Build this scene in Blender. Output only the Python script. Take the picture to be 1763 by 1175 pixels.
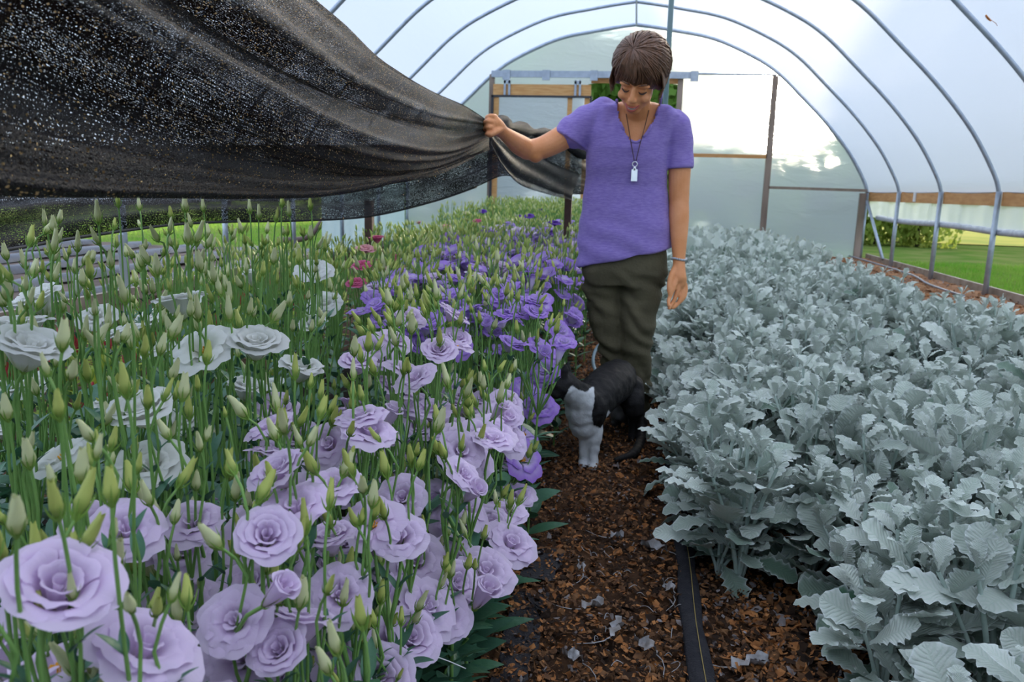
import bpy, math, random
import numpy as np
from mathutils import Vector, Matrix, Quaternion, noise as mnoise

for _o in list(bpy.data.objects):
    bpy.data.objects.remove(_o)
SC = bpy.context.scene
COL = SC.collection
PI = math.pi
rnd = random.Random(11)

# ------------------------------------------------------------------ camera
FPX, PITCH, YAW, ROLL, CAMH = 1381.6, .1875, .1451, .028, 1.04
Fv = Vector((-math.sin(YAW) * math.cos(PITCH), math.cos(YAW) * math.cos(PITCH), -math.sin(PITCH)))
Rv = Vector((math.cos(YAW), math.sin(YAW), 0))
Uv = Rv.cross(Fv)
cr, sr = math.cos(ROLL), math.sin(ROLL)
Rr = Rv * cr + Uv * sr
Ur = -Rv * sr + Uv * cr
cam_d = bpy.data.cameras.new('camera')
cam = bpy.data.objects.new('camera', cam_d)
COL.objects.link(cam)
M3 = Matrix((Rr, Ur, -Fv)).transposed()
cam.matrix_world = Matrix.Translation((0, 0, CAMH)) @ M3.to_4x4()
cam_d.sensor_width = 23.5
cam_d.lens = FPX / 1763 * 23.5
cam_d.clip_start = .02
cam_d.clip_end = 400
cam_d.dof.use_dof = True
cam_d.dof.focus_distance = 1.7
cam_d.dof.aperture_fstop = 5.0
SC.camera = cam


def at(px, py, d=None, Y=None, Z=None, X=None):
    """a point of the place seen at a pixel of the photo, at a given depth or on a given plane (used to measure where things stand)"""
    x, y = px - 881.5, py - 587.5
    r = Fv + Rr * (x / FPX) - Ur * (y / FPX)
    if Y is not None: t = Y / r.y
    elif X is not None: t = X / r.x
    elif Z is not None: t = (Z - CAMH) / r.z
    else: t = d
    return Vector((0, 0, CAMH)) + r * t

# ------------------------------------------------------------------ world, sun, exposure
SUN_AZ, SUN_EL = math.radians(9.0), math.radians(5.6)
sdir = Vector((math.sin(SUN_AZ) * math.cos(SUN_EL), math.cos(SUN_AZ) * math.cos(SUN_EL), math.sin(SUN_EL)))
W = bpy.data.worlds.new('evening_sky')
SC.world = W
W.use_nodes = True
nt = W.node_tree
nt.nodes.clear()
wo = nt.nodes.new('ShaderNodeOutputWorld')
bg = nt.nodes.new('ShaderNodeBackground')
tc = nt.nodes.new('ShaderNodeTexCoord')
nrm = nt.nodes.new('ShaderNodeVectorMath'); nrm.operation = 'NORMALIZE'
nt.links.new(tc.outputs['Generated'], nrm.inputs[0])
sep = nt.nodes.new('ShaderNodeSeparateXYZ')
nt.links.new(nrm.outputs[0], sep.inputs[0])
skr = nt.nodes.new('ShaderNodeValToRGB')
e = skr.color_ramp.elements
e[0].position = 0.0; e[0].color = (.70, .78, .92, 1)
e[1].position = 1.0; e[1].color = (.46, .55, .76, 1)
for p_, c_ in ((.08, (.72, .81, .95, 1)), (.3, (.60, .71, .92, 1)), (.6, (.50, .61, .84, 1))):
    q_ = e.new(p_); q_.color = c_
nt.links.new(sep.outputs[2], skr.inputs[0])
dt = nt.nodes.new('ShaderNodeVectorMath'); dt.operation = 'DOT_PRODUCT'
nt.links.new(nrm.outputs[0], dt.inputs[0]); dt.inputs[1].default_value = sdir
gl = nt.nodes.new('ShaderNodeMapRange')
gl.inputs[1].default_value = .86; gl.inputs[2].default_value = 1.0
gl.inputs[3].default_value = 0; gl.inputs[4].default_value = 1
nt.links.new(dt.outputs['Value'], gl.inputs[0])
pw = nt.nodes.new('ShaderNodeMath'); pw.operation = 'POWER'; pw.inputs[1].default_value = 1.8
nt.links.new(gl.outputs[0], pw.inputs[0])
gm = nt.nodes.new('ShaderNodeMath'); gm.operation = 'MULTIPLY'; gm.inputs[1].default_value = 6.0
nt.links.new(pw.outputs[0], gm.inputs[0])
gc = nt.nodes.new('ShaderNodeMix'); gc.data_type = 'RGBA'; gc.blend_type = 'ADD'; gc.clamp_result = False
gc.inputs[0].default_value = 1
gs = nt.nodes.new('ShaderNodeVectorMath'); gs.operation = 'SCALE'
gs.inputs[0].default_value = (1.0, .93, .78)
nt.links.new(gm.outputs[0], gs.inputs['Scale'])
nt.links.new(skr.outputs[0], gc.inputs[6]); nt.links.new(gs.outputs[0], gc.inputs[7])
nt.links.new(gc.outputs[2], bg.inputs[0])
bg.inputs[1].default_value = 1.35
nt.links.new(bg.outputs[0], wo.inputs[0])

sun_d = bpy.data.lights.new('sun', 'SUN')
sun_d.energy = 5.0; sun_d.angle = math.radians(1.5); sun_d.color = (1, .80, .55)
sun = bpy.data.objects.new('sun', sun_d); COL.objects.link(sun)
sun.rotation_euler = (-sdir).to_track_quat('-Z', 'Y').to_euler()

SC.view_settings.view_transform = 'Standard'
SC.view_settings.look = 'None'
SC.view_settings.gamma = 1
SC.view_settings.use_curve_mapping = False
SC.view_settings.exposure = 1.2
SC.cycles.max_bounces = 10
SC.cycles.diffuse_bounces = 3
SC.cycles.glossy_bounces = 2
SC.cycles.transmission_bounces = 6
SC.cycles.transparent_max_bounces = 14
SC.cycles.sample_clamp_indirect = 6
SC.cycles.caustics_reflective = False
SC.cycles.caustics_refractive = False

# ------------------------------------------------------------------ helpers
def empty(name, loc=(0, 0, 0), rz=0):
    o = bpy.data.objects.new(name, None)
    COL.objects.link(o); o.location = loc; o.rotation_euler = (0, 0, rz)
    o.empty_display_size = .05
    return o

def tag(o, label=None, cat=None, group=None, kind=None):
    if label: o['label'] = label
    if cat: o['category'] = cat
    if group: o['group'] = group
    if kind: o['kind'] = kind
    return o

def link(name, me, parent=None, mat=None):
    o = bpy.data.objects.new(name, me)
    COL.objects.link(o)
    if parent is not None: o.parent = parent
    if mat is not None:
        me.materials.clear()
        for m in (mat if isinstance(mat, (list, tuple)) else [mat]): me.materials.append(m)
    return o

class MB:
    """collects vertices and faces of ONE mesh"""
    def __init__(s):
        s.v = []; s.f = []; s.m = []; s.uv = []; s.t = []
    def add(s, V, F, m=0, uv=None, tint=.5):
        b = len(s.v)
        s.v.extend([tuple(p) for p in V])
        s.uv.extend(uv if uv is not None else [(0, 0)] * len(V))
        s.t.extend([tint] * len(V))
        for f in F: s.f.append(tuple(i + b for i in f))
        s.m.extend([m] * len(F))
    def box(s, c, size, m=0, rot=None):
        x, y, z = [q / 2 for q in size]
        V = [Vector(p) for p in ((-x, -y, -z), (x, -y, -z), (x, y, -z), (-x, y, -z), (-x, -y, z), (x, -y, z), (x, y, z), (-x, y, z))]
        if rot is not None: V = [rot @ p for p in V]
        V = [p + Vector(c) for p in V]
        s.add(V, [(0, 3, 2, 1), (4, 5, 6, 7), (0, 1, 5, 4), (1, 2, 6, 5), (2, 3, 7, 6), (3, 0, 4, 7)], m)
    def beam(s, a, b, w, h, m=0):
        a, b = Vector(a), Vector(b)
        d = b - a
        q = d.to_track_quat('Y', 'Z').to_matrix()
        s.box((a + b) / 2, (w, d.length, h), m, q)
    def tube(s, P, r, n=8, m=0, cap=True, tint=.5, rs2=None):
        P = [Vector(p) for p in P]
        k = len(P)
        R = r if isinstance(r, (list, tuple)) else [r] * k
        V = []; uv = []
        up = Vector((0, 0, 1)); L = 0
        prev = None
        for i, p in enumerate(P):
            d = (P[min(i + 1, k - 1)] - P[max(i - 1, 0)])
            if d.length < 1e-9: d = Vector((0, 0, 1))
            d.normalize()
            if prev is None:
                a = d.cross(up if abs(d.z) < .95 else Vector((0, 1, 0))).normalized()
            else:
                a = (prev - d * prev.dot(d)).normalized()
            prev = a
            b2 = d.cross(a)
            if i: L += (P[i] - P[i - 1]).length
            for j in range(n):
                t = 2 * PI * j / n
                rr = R[i]
                V.append(p + a * (math.cos(t) * rr) + b2 * (math.sin(t) * rr * (rs2 or 1)))
                uv.append((j / n, L))
        F = []
        for i in range(k - 1):
            for j in range(n):
                F.append((i * n + j, i * n + (j + 1) % n, (i + 1) * n + (j + 1) % n, (i + 1) * n + j))
        if cap:
            F.append(tuple(range(n))[::-1]); F.append(tuple((k - 1) * n + j for j in range(n)))
        s.add(V, F, m, uv, tint)
    def ell(s, c, r, seg=16, rings=10, m=0, rot=None, tint=.5):
        V = []; F = []
        for i in range(1, rings):
            ph = PI * i / rings
            for j in range(seg):
                th = 2 * PI * j / seg
                V.append(Vector((math.sin(ph) * math.cos(th) * r[0], math.sin(ph) * math.sin(th) * r[1], math.cos(ph) * r[2])))
        V.append(Vector((0, 0, r[2]))); V.append(Vector((0, 0, -r[2])))
        for i in range(rings - 2):
            for j in range(seg):
                F.append((i * seg + j, (i + 1) * seg + j, (i + 1) * seg + (j + 1) % seg, i * seg + (j + 1) % seg))
        t_, b_ = len(V) - 2, len(V) - 1
        for j in range(seg):
            F.append((t_, j, (j + 1) % seg)); F.append((b_, (rings - 2) * seg + (j + 1) % seg, (rings - 2) * seg + j))
        if rot is not None: V = [rot @ p for p in V]
        V = [p + Vector(c) for p in V]
        s.add(V, F, m, None, tint)
    def loft(s, rows, m=0, uvs=None, close=False, tint=.5):
        n = len(rows[0]); V = []; F = []; uv = []
        for i, r in enumerate(rows):
            for j, p in enumerate(r):
                V.append(p); uv.append(uvs[i][j] if uvs else (j / (n - 1), i / max(1, len(rows) - 1)))
        for i in range(len(rows) - 1):
            for j in range(n - 1 + (1 if close else 0)):
                F.append((i * n + j, i * n + (j + 1) % n, (i + 1) * n + (j + 1) % n, (i + 1) * n + j))
        s.add(V, F, m, uv, tint)
    def mesh(s, name, mats=None, smooth=True):
        me = bpy.data.meshes.new(name)
        v = np.array([tuple(p) for p in s.v], dtype=np.float32)
        me.from_pydata(s.v, [], s.f)
        if mats is not None:
            for m in (mats if isinstance(mats, (list, tuple)) else [mats]): me.materials.append(m)
        me.polygons.foreach_set('material_index', np.array(s.m, dtype=np.int32))
        if smooth: me.polygons.foreach_set('use_smooth', np.ones(len(s.f), dtype=bool))
        li = np.zeros(len(me.loops), dtype=np.int32); me.loops.foreach_get('vertex_index', li)
        ul = me.uv_layers.new(name='UVMap')
        U = np.array(s.uv, dtype=np.float32)[li]
        ul.data.foreach_set('uv', U.ravel())
        at_ = me.attributes.new('tint', 'FLOAT', 'POINT')
        at_.data.foreach_set('value', np.array(s.t, dtype=np.float32))
        me.update()
        return me
    def build(s, name, mats, parent=None, smooth=True):
        return link(name, s.mesh(name, mats, smooth), parent)

def catmull(P, n):
    P = [Vector(p) for p in P]
    out = []
    k = len(P)
    for i in range(k - 1):
        p0, p1, p2, p3 = P[max(i - 1, 0)], P[i], P[i + 1], P[min(i + 2, k - 1)]
        for j in range(n):
            t = j / n
            out.append(.5 * ((2 * p1) + (p2 - p0) * t + (2 * p0 - 5 * p1 + 4 * p2 - p3) * t * t + (3 * p1 - p0 - 3 * p2 + p3) * t ** 3))
    out.append(P[-1])
    return out

# ------------------------------------------------------------------ materials
def new_mat(name):
    m = bpy.data.materials.new(name); m.use_nodes = True
    m.node_tree.nodes.clear()
    return m, m.node_tree, m.node_tree.nodes, m.node_tree.links

def N(nt, kind, **kw):
    n = nt.nodes.new(kind)
    for k, v in kw.items(): setattr(n, k, v)
    return n

def mat(name, col, rough=.6, col2=None, nscale=8., bump=0., bscale=40., metal=0., trans=0., tintc=None, rand=0., spec=.4, stretch=None, coord='Object', sheen=0):
    """plain surface: colour with noise variation to col2, per-leaf tint, bump, optional leaf translucency"""
    m, nt, ns, ls = new_mat(name)
    out = N(nt, 'ShaderNodeOutputMaterial')
    pb = N(nt, 'ShaderNodeBsdfPrincipled')
    pb.inputs['Roughness'].default_value = rough
    pb.inputs['Metallic'].default_value = metal
    pb.inputs['Specular IOR Level'].default_value = spec
    if sheen: pb.inputs['Sheen Weight'].default_value = sheen
    tcn = N(nt, 'ShaderNodeTexCoord')
    mp = N(nt, 'ShaderNodeMapping'); ls.new(tcn.outputs[coord], mp.inputs[0])
    if stretch: mp.inputs['Scale'].default_value = stretch
    csock = None
    if col2 is not None:
        nz = N(nt, 'ShaderNodeTexNoise'); nz.inputs['Scale'].default_value = nscale; nz.inputs['Detail'].default_value = 4
        ls.new(mp.outputs[0], nz.inputs['Vector'])
        mr = N(nt, 'ShaderNodeMapRange'); mr.inputs[1].default_value = .35; mr.inputs[2].default_value = .65
        ls.new(nz.outputs[0], mr.inputs[0])
        mx = N(nt, 'ShaderNodeMix', data_type='RGBA'); ls.new(mr.outputs[0], mx.inputs[0])
        mx.inputs[6].default_value = (*col, 1); mx.inputs[7].default_value = (*col2, 1)
        csock = mx.outputs[2]
    else:
        rgb = N(nt, 'ShaderNodeRGB'); rgb.outputs[0].default_value = (*col, 1); csock = rgb.outputs[0]
    if tintc is not None:
        an = N(nt, 'ShaderNodeAttribute', attribute_name='tint')
        mx2 = N(nt, 'ShaderNodeMix', data_type='RGBA'); ls.new(an.outputs['Fac'], mx2.inputs[0])
        ls.new(csock, mx2.inputs[6]); mx2.inputs[7].default_value = (*tintc, 1)
        csock = mx2.outputs[2]
    if rand:
        oi = N(nt, 'ShaderNodeObjectInfo')
        mr2 = N(nt, 'ShaderNodeMapRange'); ls.new(oi.outputs['Random'], mr2.inputs[0])
        mr2.inputs[3].default_value = 1 - rand; mr2.inputs[4].default_value = 1 + rand * .6
        hs = N(nt, 'ShaderNodeHueSaturation'); ls.new(mr2.outputs[0], hs.inputs['Value']); ls.new(csock, hs.inputs['Color'])
        csock = hs.outputs[0]
    ls.new(csock, pb.inputs['Base Color'])
    if bump:
        bz = N(nt, 'ShaderNodeTexNoise'); bz.inputs['Scale'].default_value = bscale; bz.inputs['Detail'].default_value = 5
        ls.new(mp.outputs[0], bz.inputs['Vector'])
        bn = N(nt, 'ShaderNodeBump'); bn.inputs['Strength'].default_value = bump; bn.inputs['Distance'].default_value = .01
        ls.new(bz.outputs[0], bn.inputs['Height']); ls.new(bn.outputs[0], pb.inputs['Normal'])
    if trans:
        tr = N(nt, 'ShaderNodeBsdfTranslucent'); ls.new(csock, tr.inputs[0])
        mx3 = N(nt, 'ShaderNodeMixShader'); mx3.inputs[0].default_value = trans
        ls.new(pb.outputs[0], mx3.inputs[1]); ls.new(tr.outputs[0], mx3.inputs[2]); ls.new(mx3.outputs[0], out.inputs[0])
    else:
        ls.new(pb.outputs[0], out.inputs[0])
    return m

def film_mat(name, refr=.35, rough=.42, tintc=(.93, .96, .98), bscale=3.0, bstr=.25):
    """milky polyethylene film: scatters the daylight through it and shows what is behind it blurred"""
    m, nt, ns, ls = new_mat(name)
    out = N(nt, 'ShaderNodeOutputMaterial')
    tr = N(nt, 'ShaderNodeBsdfTranslucent'); tr.inputs[0].default_value = (*tintc, 1)
    rf = N(nt, 'ShaderNodeBsdfRefraction'); rf.inputs['Color'].default_value = (*tintc, 1)
    rf.inputs['IOR'].default_value = 1.3; rf.inputs['Roughness'].default_value = rough
    g = N(nt, 'ShaderNodeBsdfGlossy'); g.inputs['Roughness'].default_value = .25
    tcn = N(nt, 'ShaderNodeTexCoord'); mp = N(nt, 'ShaderNodeMapping'); ls.new(tcn.outputs['Object'], mp.inputs[0])
    mp.inputs['Scale'].default_value = (1, .5, 3.2)
    bz = N(nt, 'ShaderNodeTexNoise'); bz.inputs['Scale'].default_value = bscale; bz.inputs['Detail'].default_value = 3
    bz.inputs['Distortion'].default_value = .8
    ls.new(mp.outputs[0], bz.inputs['Vector'])
    bn = N(nt, 'ShaderNodeBump'); bn.inputs['Strength'].default_value = bstr; bn.inputs['Distance'].default_value = .08
    ls.new(bz.outputs[0], bn.inputs['Height'])
    for q in (tr, rf, g): ls.new(bn.outputs[0], q.inputs['Normal'])
    m1 = N(nt, 'ShaderNodeMixShader'); m1.inputs[0].default_value = refr
    ls.new(tr.outputs[0], m1.inputs[1]); ls.new(rf.outputs[0], m1.inputs[2])
    m2 = N(nt, 'ShaderNodeMixShader'); m2.inputs[0].default_value = .06
    ls.new(m1.outputs[0], m2.inputs[1]); ls.new(g.outputs[0], m2.inputs[2])
    ls.new(m2.outputs[0], out.inputs[0])
    return m

M_galv = mat('galvanised_steel', (.42, .48, .55), .42, (.34, .39, .46), 14, .1, 60, metal=.55)
M_wood = mat('pine_wood', (.62, .33, .13), .6, (.50, .24, .08), 5, .15, 60, stretch=(1, 1, 6))
M_woodh = mat('pine_wood_header', (.72, .42, .17), .6, (.60, .30, .10), 4, .1, 60, stretch=(1, 1, 8))
M_greywood = mat('weathered_wood', (.34, .27, .22), .75, (.22, .17, .14), 8, .2, 60, stretch=(1, 1, .2))
M_board = mat('weathered_board', (.36, .29, .23), .8, (.25, .19, .14), 8, .2, 60)
M_black = mat('black_edge_strip', (.03, .035, .045), .5)
M_greenpole = mat('green_painted_pole', (.12, .20, .21), .45, (.16, .24, .25), 9)
M_brown = mat('dark_brown_stake', (.05, .025, .02), .7, (.08, .04, .03), 20)
M_film = film_mat('greenhouse_film', .48, .45, (.95, .965, .965), bstr=.08)
M_filmw = film_mat('end_wall_film', .66, .34, (.83, .91, .99), 1.6, .22)  # whitish film; the blue of the sky is put into its tint
M_filmd = film_mat('door_film', .25, .4, (.92, .96, .98), 3.0, .4)

# ------------------------------------------------------------------ the greenhouse
XR, WL, HIP, DEND, STEP = -.141, 4.04, 1.137, 14.65, 1.7
prof = [(0, 3.86), (.3, 3.82), (.66, 3.76), (1.31, 3.63), (1.97, 3.35), (2.41, 3.08), (2.86, 2.67), (3.32, 2.22), (3.70, 1.77), (3.97, 1.33), (4.04, HIP)]
right = catmull([(a, 0, b) for a, b in prof], 5)
PR = [(-p.x, p.z) for p in right[::-1]][:-1] + [(p.x, p.z) for p in right]
def roof_z(dx):
    dx = abs(dx)
    for a, b in zip(right[:-1], right[1:]):
        if a.x <= dx <= b.x: return a.z + (b.z - a.z) * (dx - a.x) / max(1e-6, b.x - a.x)
    return HIP
lab = {0: 'farthest galvanised hoop, fixed against the end wall around the door', 1: 'second galvanised hoop from the end wall', 2: 'third galvanised hoop from the end wall',
       3: 'fourth galvanised hoop from the end wall, its post standing fully visible by the lawn', 4: 'fifth galvanised hoop from the end wall, high at the upper right corner', 5: 'sixth galvanised hoop from the end wall, above the black cloth', 6: 'galvanised hoop nearest the camera above the cloth'}
for k in range(7):
    y = DEND - k * STEP
    r_ = empty('greenhouse_hoop', (XR, y, 0))
    tag(r_, lab[k], 'hoop', 'galvanised hoops carrying the roof film')
    b = MB(); b.tube([(x, 0, z) for x, z in PR], .024 if k else .032, 10); b.build('arch_pipe', M_galv, r_)
    for s in (-1, 1):
        b = MB(); b.tube([(s * WL, 0, -.05), (s * WL, 0, HIP + .02)], .03, 10)
        b.build('ground_post', M_galv, r_)
b = MB(); b.tube([(XR, 5.8, 3.84), (XR, 14.6, 3.84)], .016, 8)
tag(b.build('ridge_pipe', M_galv), 'thin ridge pipe joining the hoops at the peak', 'pipe')
# roof film
b = MB(); rows = []; uvs = []
ny = 60
for i in range(ny + 1):
    y = -3.0 + (DEND + .05 + 3.0) * i / ny
    row = []
    for x, z in PR:
        k = 1 + .035 / max(.5, math.hypot(x, z - 1))
        sag = -.012 * math.sin(PI * (((DEND - y) / STEP) % 1.0))
        row.append((XR + x * (k + sag * .3), y, HIP + (z - HIP) * (k + sag * .3) + (.0 if z > HIP + .01 else 0)))
    rows.append(row)
b.loft(rows)
tag(b.build('ceiling', M_film), kind='structure')
# far end wall film with the doorway left open
b = MB()
xs = np.linspace(-4.03, 4.03, 63); DX0, DX1, DZ = -.86 - XR, .62 - XR, 2.93
V = []; F = []; nz_ = 26
for i, x in enumerate(xs):
    zt = roof_z(x)
    for j in range(nz_ + 1):
        z = zt * j / nz_
        V.append((XR + x, DEND + .03 + .02 * mnoise.noise(Vector((x * 1.3, z * 2.2, 0))), z))
for i in range(len(xs) - 1):
    for j in range(nz_):
        xc = (xs[i] + xs[i + 1]) / 2; zc = roof_z(xc) * (j + .5) / nz_
        if DX0 < xc < DX1 and zc < DZ: continue
        F.append((i * (nz_ + 1) + j, (i + 1) * (nz_ + 1) + j, (i + 1) * (nz_ + 1) + j + 1, i * (nz_ + 1) + j + 1))
b.add(V, F, 0)
tag(b.build('wall_far', M_filmw), kind='structure')
# near end wall behind the camera
b = MB(); V = []; F = []
for i, x in enumerate(xs):
    V += [(XR + x, -3, 0), (XR + x, -3, roof_z(x))]
for i in range(len(xs) - 1): F.append((2 * i, 2 * i + 2, 2 * i + 3, 2 * i + 1))
b.add(V, F)
tag(b.build('wall_near', M_filmw), kind='structure')
# side curtains: right rolled up to z .75, left rolled up likewise but let down beyond y=10.9
M_filmg = film_mat('greenish_curtain_film', .4, .4, (.55, .68, .64), bstr=.2)
def curtain(x, y0, y1, zb, nm, m_=None):
    b = MB(); rows = []
    n = int((y1 - y0) / .12)
    for j in range(7):
        z = HIP + .02 + (zb - HIP - .02) * j / 6
        rows.append([(x + .02 * math.sin(i * 2.1) * (j / 6) + .012 * math.sin(i * .77), y0 + (y1 - y0) * i / n, z) for i in range(n + 1)])
    b.loft(rows)
    return b.build(nm, m_ or M_film)
tag(curtain(XR + WL + .05, -3, DEND, .74, 'wall_right'), kind='structure')
tag(curtain(XR - WL - .05, -3, 10.6, .86, 'wall_left'), kind='structure')
c_ = curtain(XR - WL - .05, 10.6, DEND, .02, 'side_curtain', M_filmg)
tag(c_, 'milky plastic side curtain hanging down to the ground at the far left', 'curtain')
b = MB(); b.tube([(XR + WL + .06 + .006 * math.sin(i), -3 + i * .9, .73 + .012 * math.sin(i * 1.7)) for i in range(20)], .04, 10)
tag(b.build('roll_bar', mat('rolled_film', (.55, .60, .66), .4, (.42, .46, .54), 20, .3, 30)), 'pale rolled-up curtain bar along the right side above the lawn', 'roll bar')
b = MB(); b.tube([(XR - WL - .06, -3 + i * .7, .85 + .01 * math.sin(i * 1.7)) for i in range(20)], .03, 10)
tag(b.build('roll_bar', bpy.data.materials['rolled_film']), 'pale rolled-up curtain bar along the left side behind the black cloth', 'roll bar')
# hip boards between posts
segs = [(DEND, DEND - STEP), (DEND - STEP, DEND - 2 * STEP), (DEND - 2 * STEP, DEND - 3 * STEP), (DEND - 3 * STEP, DEND - 5 * STEP)]
hl = ['orange pine hip board between the end wall and the second post', 'orange pine hip board with a white tag, between the second and third posts',
      'orange pine hip board between the third and fourth posts', 'orange pine hip board running out of the frame at the right edge']
for (ya, yb), l_ in zip(segs, hl):
    b = MB(); b.box((XR + WL + .045, (ya + yb) / 2, HIP - .06), (.035, abs(ya - yb) - .05, .15))
    o = b.build('hip_board', M_wood, smooth=False)
    tag(o, l_, 'board', 'hip boards on the right side')
    if 'tag' in l_:
        b = MB(); b.box((XR + WL + .02, 12.3, HIP - .055), (.01, .10, .13)); b.build('white_tag', mat('white_tag', (.8, .8, .8)), o, False)
# foot boards
b = MB(); b.box((XR + WL + .09, 5.8, .03), (.04, 17.6, .16)); tag(b.build('baseboard_right', M_board, smooth=False), kind='structure')
b = MB(); b.box((XR - WL - .09, 5.8, .03), (.04, 17.6, .16)); tag(b.build('baseboard_left', M_board, smooth=False), kind='structure')
# end-wall framing
y = DEND - .05
def post(nm, x, z0, z1, w, m, lab_, cat='post'):
    b = MB(); b.box((x, y, (z0 + z1) / 2), (w, .05, z1 - z0)); return tag(b.build(nm, m, smooth=False), lab_, cat)
post('wooden_post', 2.225, 0, 3.03, .10, M_greywood, 'grey wooden post standing in the end wall to the right of the doorway')
post('wooden_post', -2.62, 0, 3.02, .09, M_greywood, 'wooden post at the left edge of the sliding door')
post('door_post', .66, 0, 2.98, .09, M_greywood, 'wooden door post on the right side of the open doorway')
b = MB(); b.tube([(.9, y, 3.055), (2.24, y, 3.045)], .02, 8); tag(b.build('wall_rail', M_galv), 'thin metal rail from the door track to the grey wooden post', 'rail')
b = MB(); b.beam((.70, y, 1.70), (2.19, y, 1.70), .05, .06); tag(b.build('wall_rail', M_wood, smooth=False), 'light wooden rail halfway up the end wall, right of the woman', 'rail')
b = MB(); b.beam((2.26, y, 1.185), (3.88, y, 1.175), .05, .045); tag(b.build('wall_rail', M_greywood, smooth=False), 'dark wooden rail from the grey wooden post to the corner', 'rail')
b = MB(); b.box((3.82, y, .55), (.10, .06, 1.16)); tag(b.build('corner_post', M_greywood, smooth=False), 'dark wooden post in the far right corner', 'post')
b = MB(); b.tube([(3.86, DEND - .2, 1.0), (3.95, DEND - 1.1, .1)], .025, 8); tag(b.build('corner_brace', M_galv), 'slanting grey brace at the far right corner', 'brace')
# sliding door: track with brackets, panel
t = empty('door_track', (-.9, y - .06, 3.0)); tag(t, 'galvanised sliding door track with square brackets above the doorway', 'door track')
b = MB(); b.box((0.03, 0, .02), (3.5, .05, .11)); b.build('track', M_galv, t, False)
for bx in (-1.45, -.75, .08, 1.78):
    b = MB(); b.box((bx, -.04, .0), (.13, .03, .17)); b.build('bracket', M_galv, t, False)
t = empty('sliding_door', (-1.72, y - .08, 0)); tag(t, 'sliding door of white film with pine header, slid left of the opening', 'door')
b = MB(); b.box((0, 0, 2.75), (1.72, .04, .19)); b.build('header_board', M_woodh, t, False)
b = MB()
b.box((-.80, 0, 1.35), (.09, .035, 2.6)); b.box((.80, 0, 1.35), (.09, .035, 2.6)); b.box((.50, .02, 1.35), (.08, .035, 2.6)); b.box((0, 0, .1), (1.6, .035, .12))
b.build('door_frame', M_woodh, t, False)
b = MB(); b.box((0, -.03, 2.64), (1.78, .03, .035)); b.box((-.87, -.03, 1.35), (.035, .03, 2.6)); b.box((.87, -.03, 1.35), (.035, .03, 2.6)); b.build('black_edging', M_black, t, False)
b = MB()
rows = [[(-.84 + 1.68 * i / 14, .02 + .006 * math.sin(i * 1.3 + j), .1 + 2.55 * j / 20) for i in range(15)] for j in range(21)]
b.loft(rows); b.build('door_film', M_filmd, t)
for bx in (-.62, .62):
    b = MB(); b.box((bx - .03, -.03, 2.79), (.035, .04, .26)); b.box((bx + .05, -.03, 2.79), (.035, .04, .26)); b.box((bx + .01, -.03, 2.88), (.12, .04, .05)); b.build('hanger', M_galv, t, False)
b = MB(); b.box((-.12, DEND + .02, 2.94), (1.5, .06, .09)); tag(b.build('door_header', M_wood, smooth=False), 'brown wooden lintel over the open doorway', 'lintel')
# pole near the woman, plus stakes
b = MB(); b.tube([(.175, 6.0, 0), (.172, 6.0, 3.86)], .019, 10)
tag(b.build('support_pole', M_greenpole), 'slim green-grey upright pole rising behind the woman', 'pole')
q = at(979, 335, d=5.3); q2 = at(975, 420, d=5.3)
b = MB(); b.beam((q.x, q.y, 0), (q.x, q.y, q.z + .12), .045, .045); tag(b.build('cloth_stake', M_brown, smooth=False), 'dark brown stake holding the cloth beside the woman', 'stake')
q = at(636, 372, X=-1.72)
b = MB(); b.beam((q.x, q.y, 0), (q.x, q.y, q.z + .1), .05, .05); tag(b.build('cloth_stake', M_brown, smooth=False), 'dark brown stake under the cloth edge against the green grass', 'stake')
b = MB(); a_, c_ = at(207, 405, d=3.6), at(216, 455, d=3.5); b.beam((c_.x, c_.y, c_.z - .35), a_, .03, .012)
tag(b.build('plant_stake', mat('white_plastic', (.55, .57, .6), .5), smooth=False), 'white slanting stake behind the white flowers at the left', 'stake')
# small orange leaf stuck on the roof film, upper right
from mathutils.bvhtree import BVHTree
_c = bpy.data.objects['ceiling'].data
_h = BVHTree.FromPolygons([v.co for v in _c.vertices], [tuple(q_.vertices) for q_ in _c.polygons]).ray_cast(Vector((0, 0, CAMH)), (at(1706, 27, d=1.) - Vector((0, 0, CAMH))).normalized(), 30)
if _h[0] is not None:
    _n = _h[1] if _h[1].x < 0 else -_h[1]
    c0 = _h[0] + _n * .02; a_ = _n.cross(Vector((0, 1, 0))).normalized(); b_ = _n.cross(a_)
    b = MB(); b.loft([[c0 + a_ * (.035 * t_) + b_ * (.022 * math.sin(PI * (t_ + 1) / 2.02) * u + .004) + _n * (.012 * abs(u)) for u in (-1, -.4, 0, .4, 1)] for t_ in (-1, -.6, -.2, .2, .6, 1)])
    b.tube([c0 + a_ * .03, c0 + a_ * .07 + b_ * .02, c0 + a_ * .10 + b_ * .01], .002, 5)
    tag(b.build('dry_leaf', mat('orange_dry_leaf', (.62, .22, .05), .7)), 'small orange dry leaf caught on the roof film near the upper right corner', 'leaf')
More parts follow.
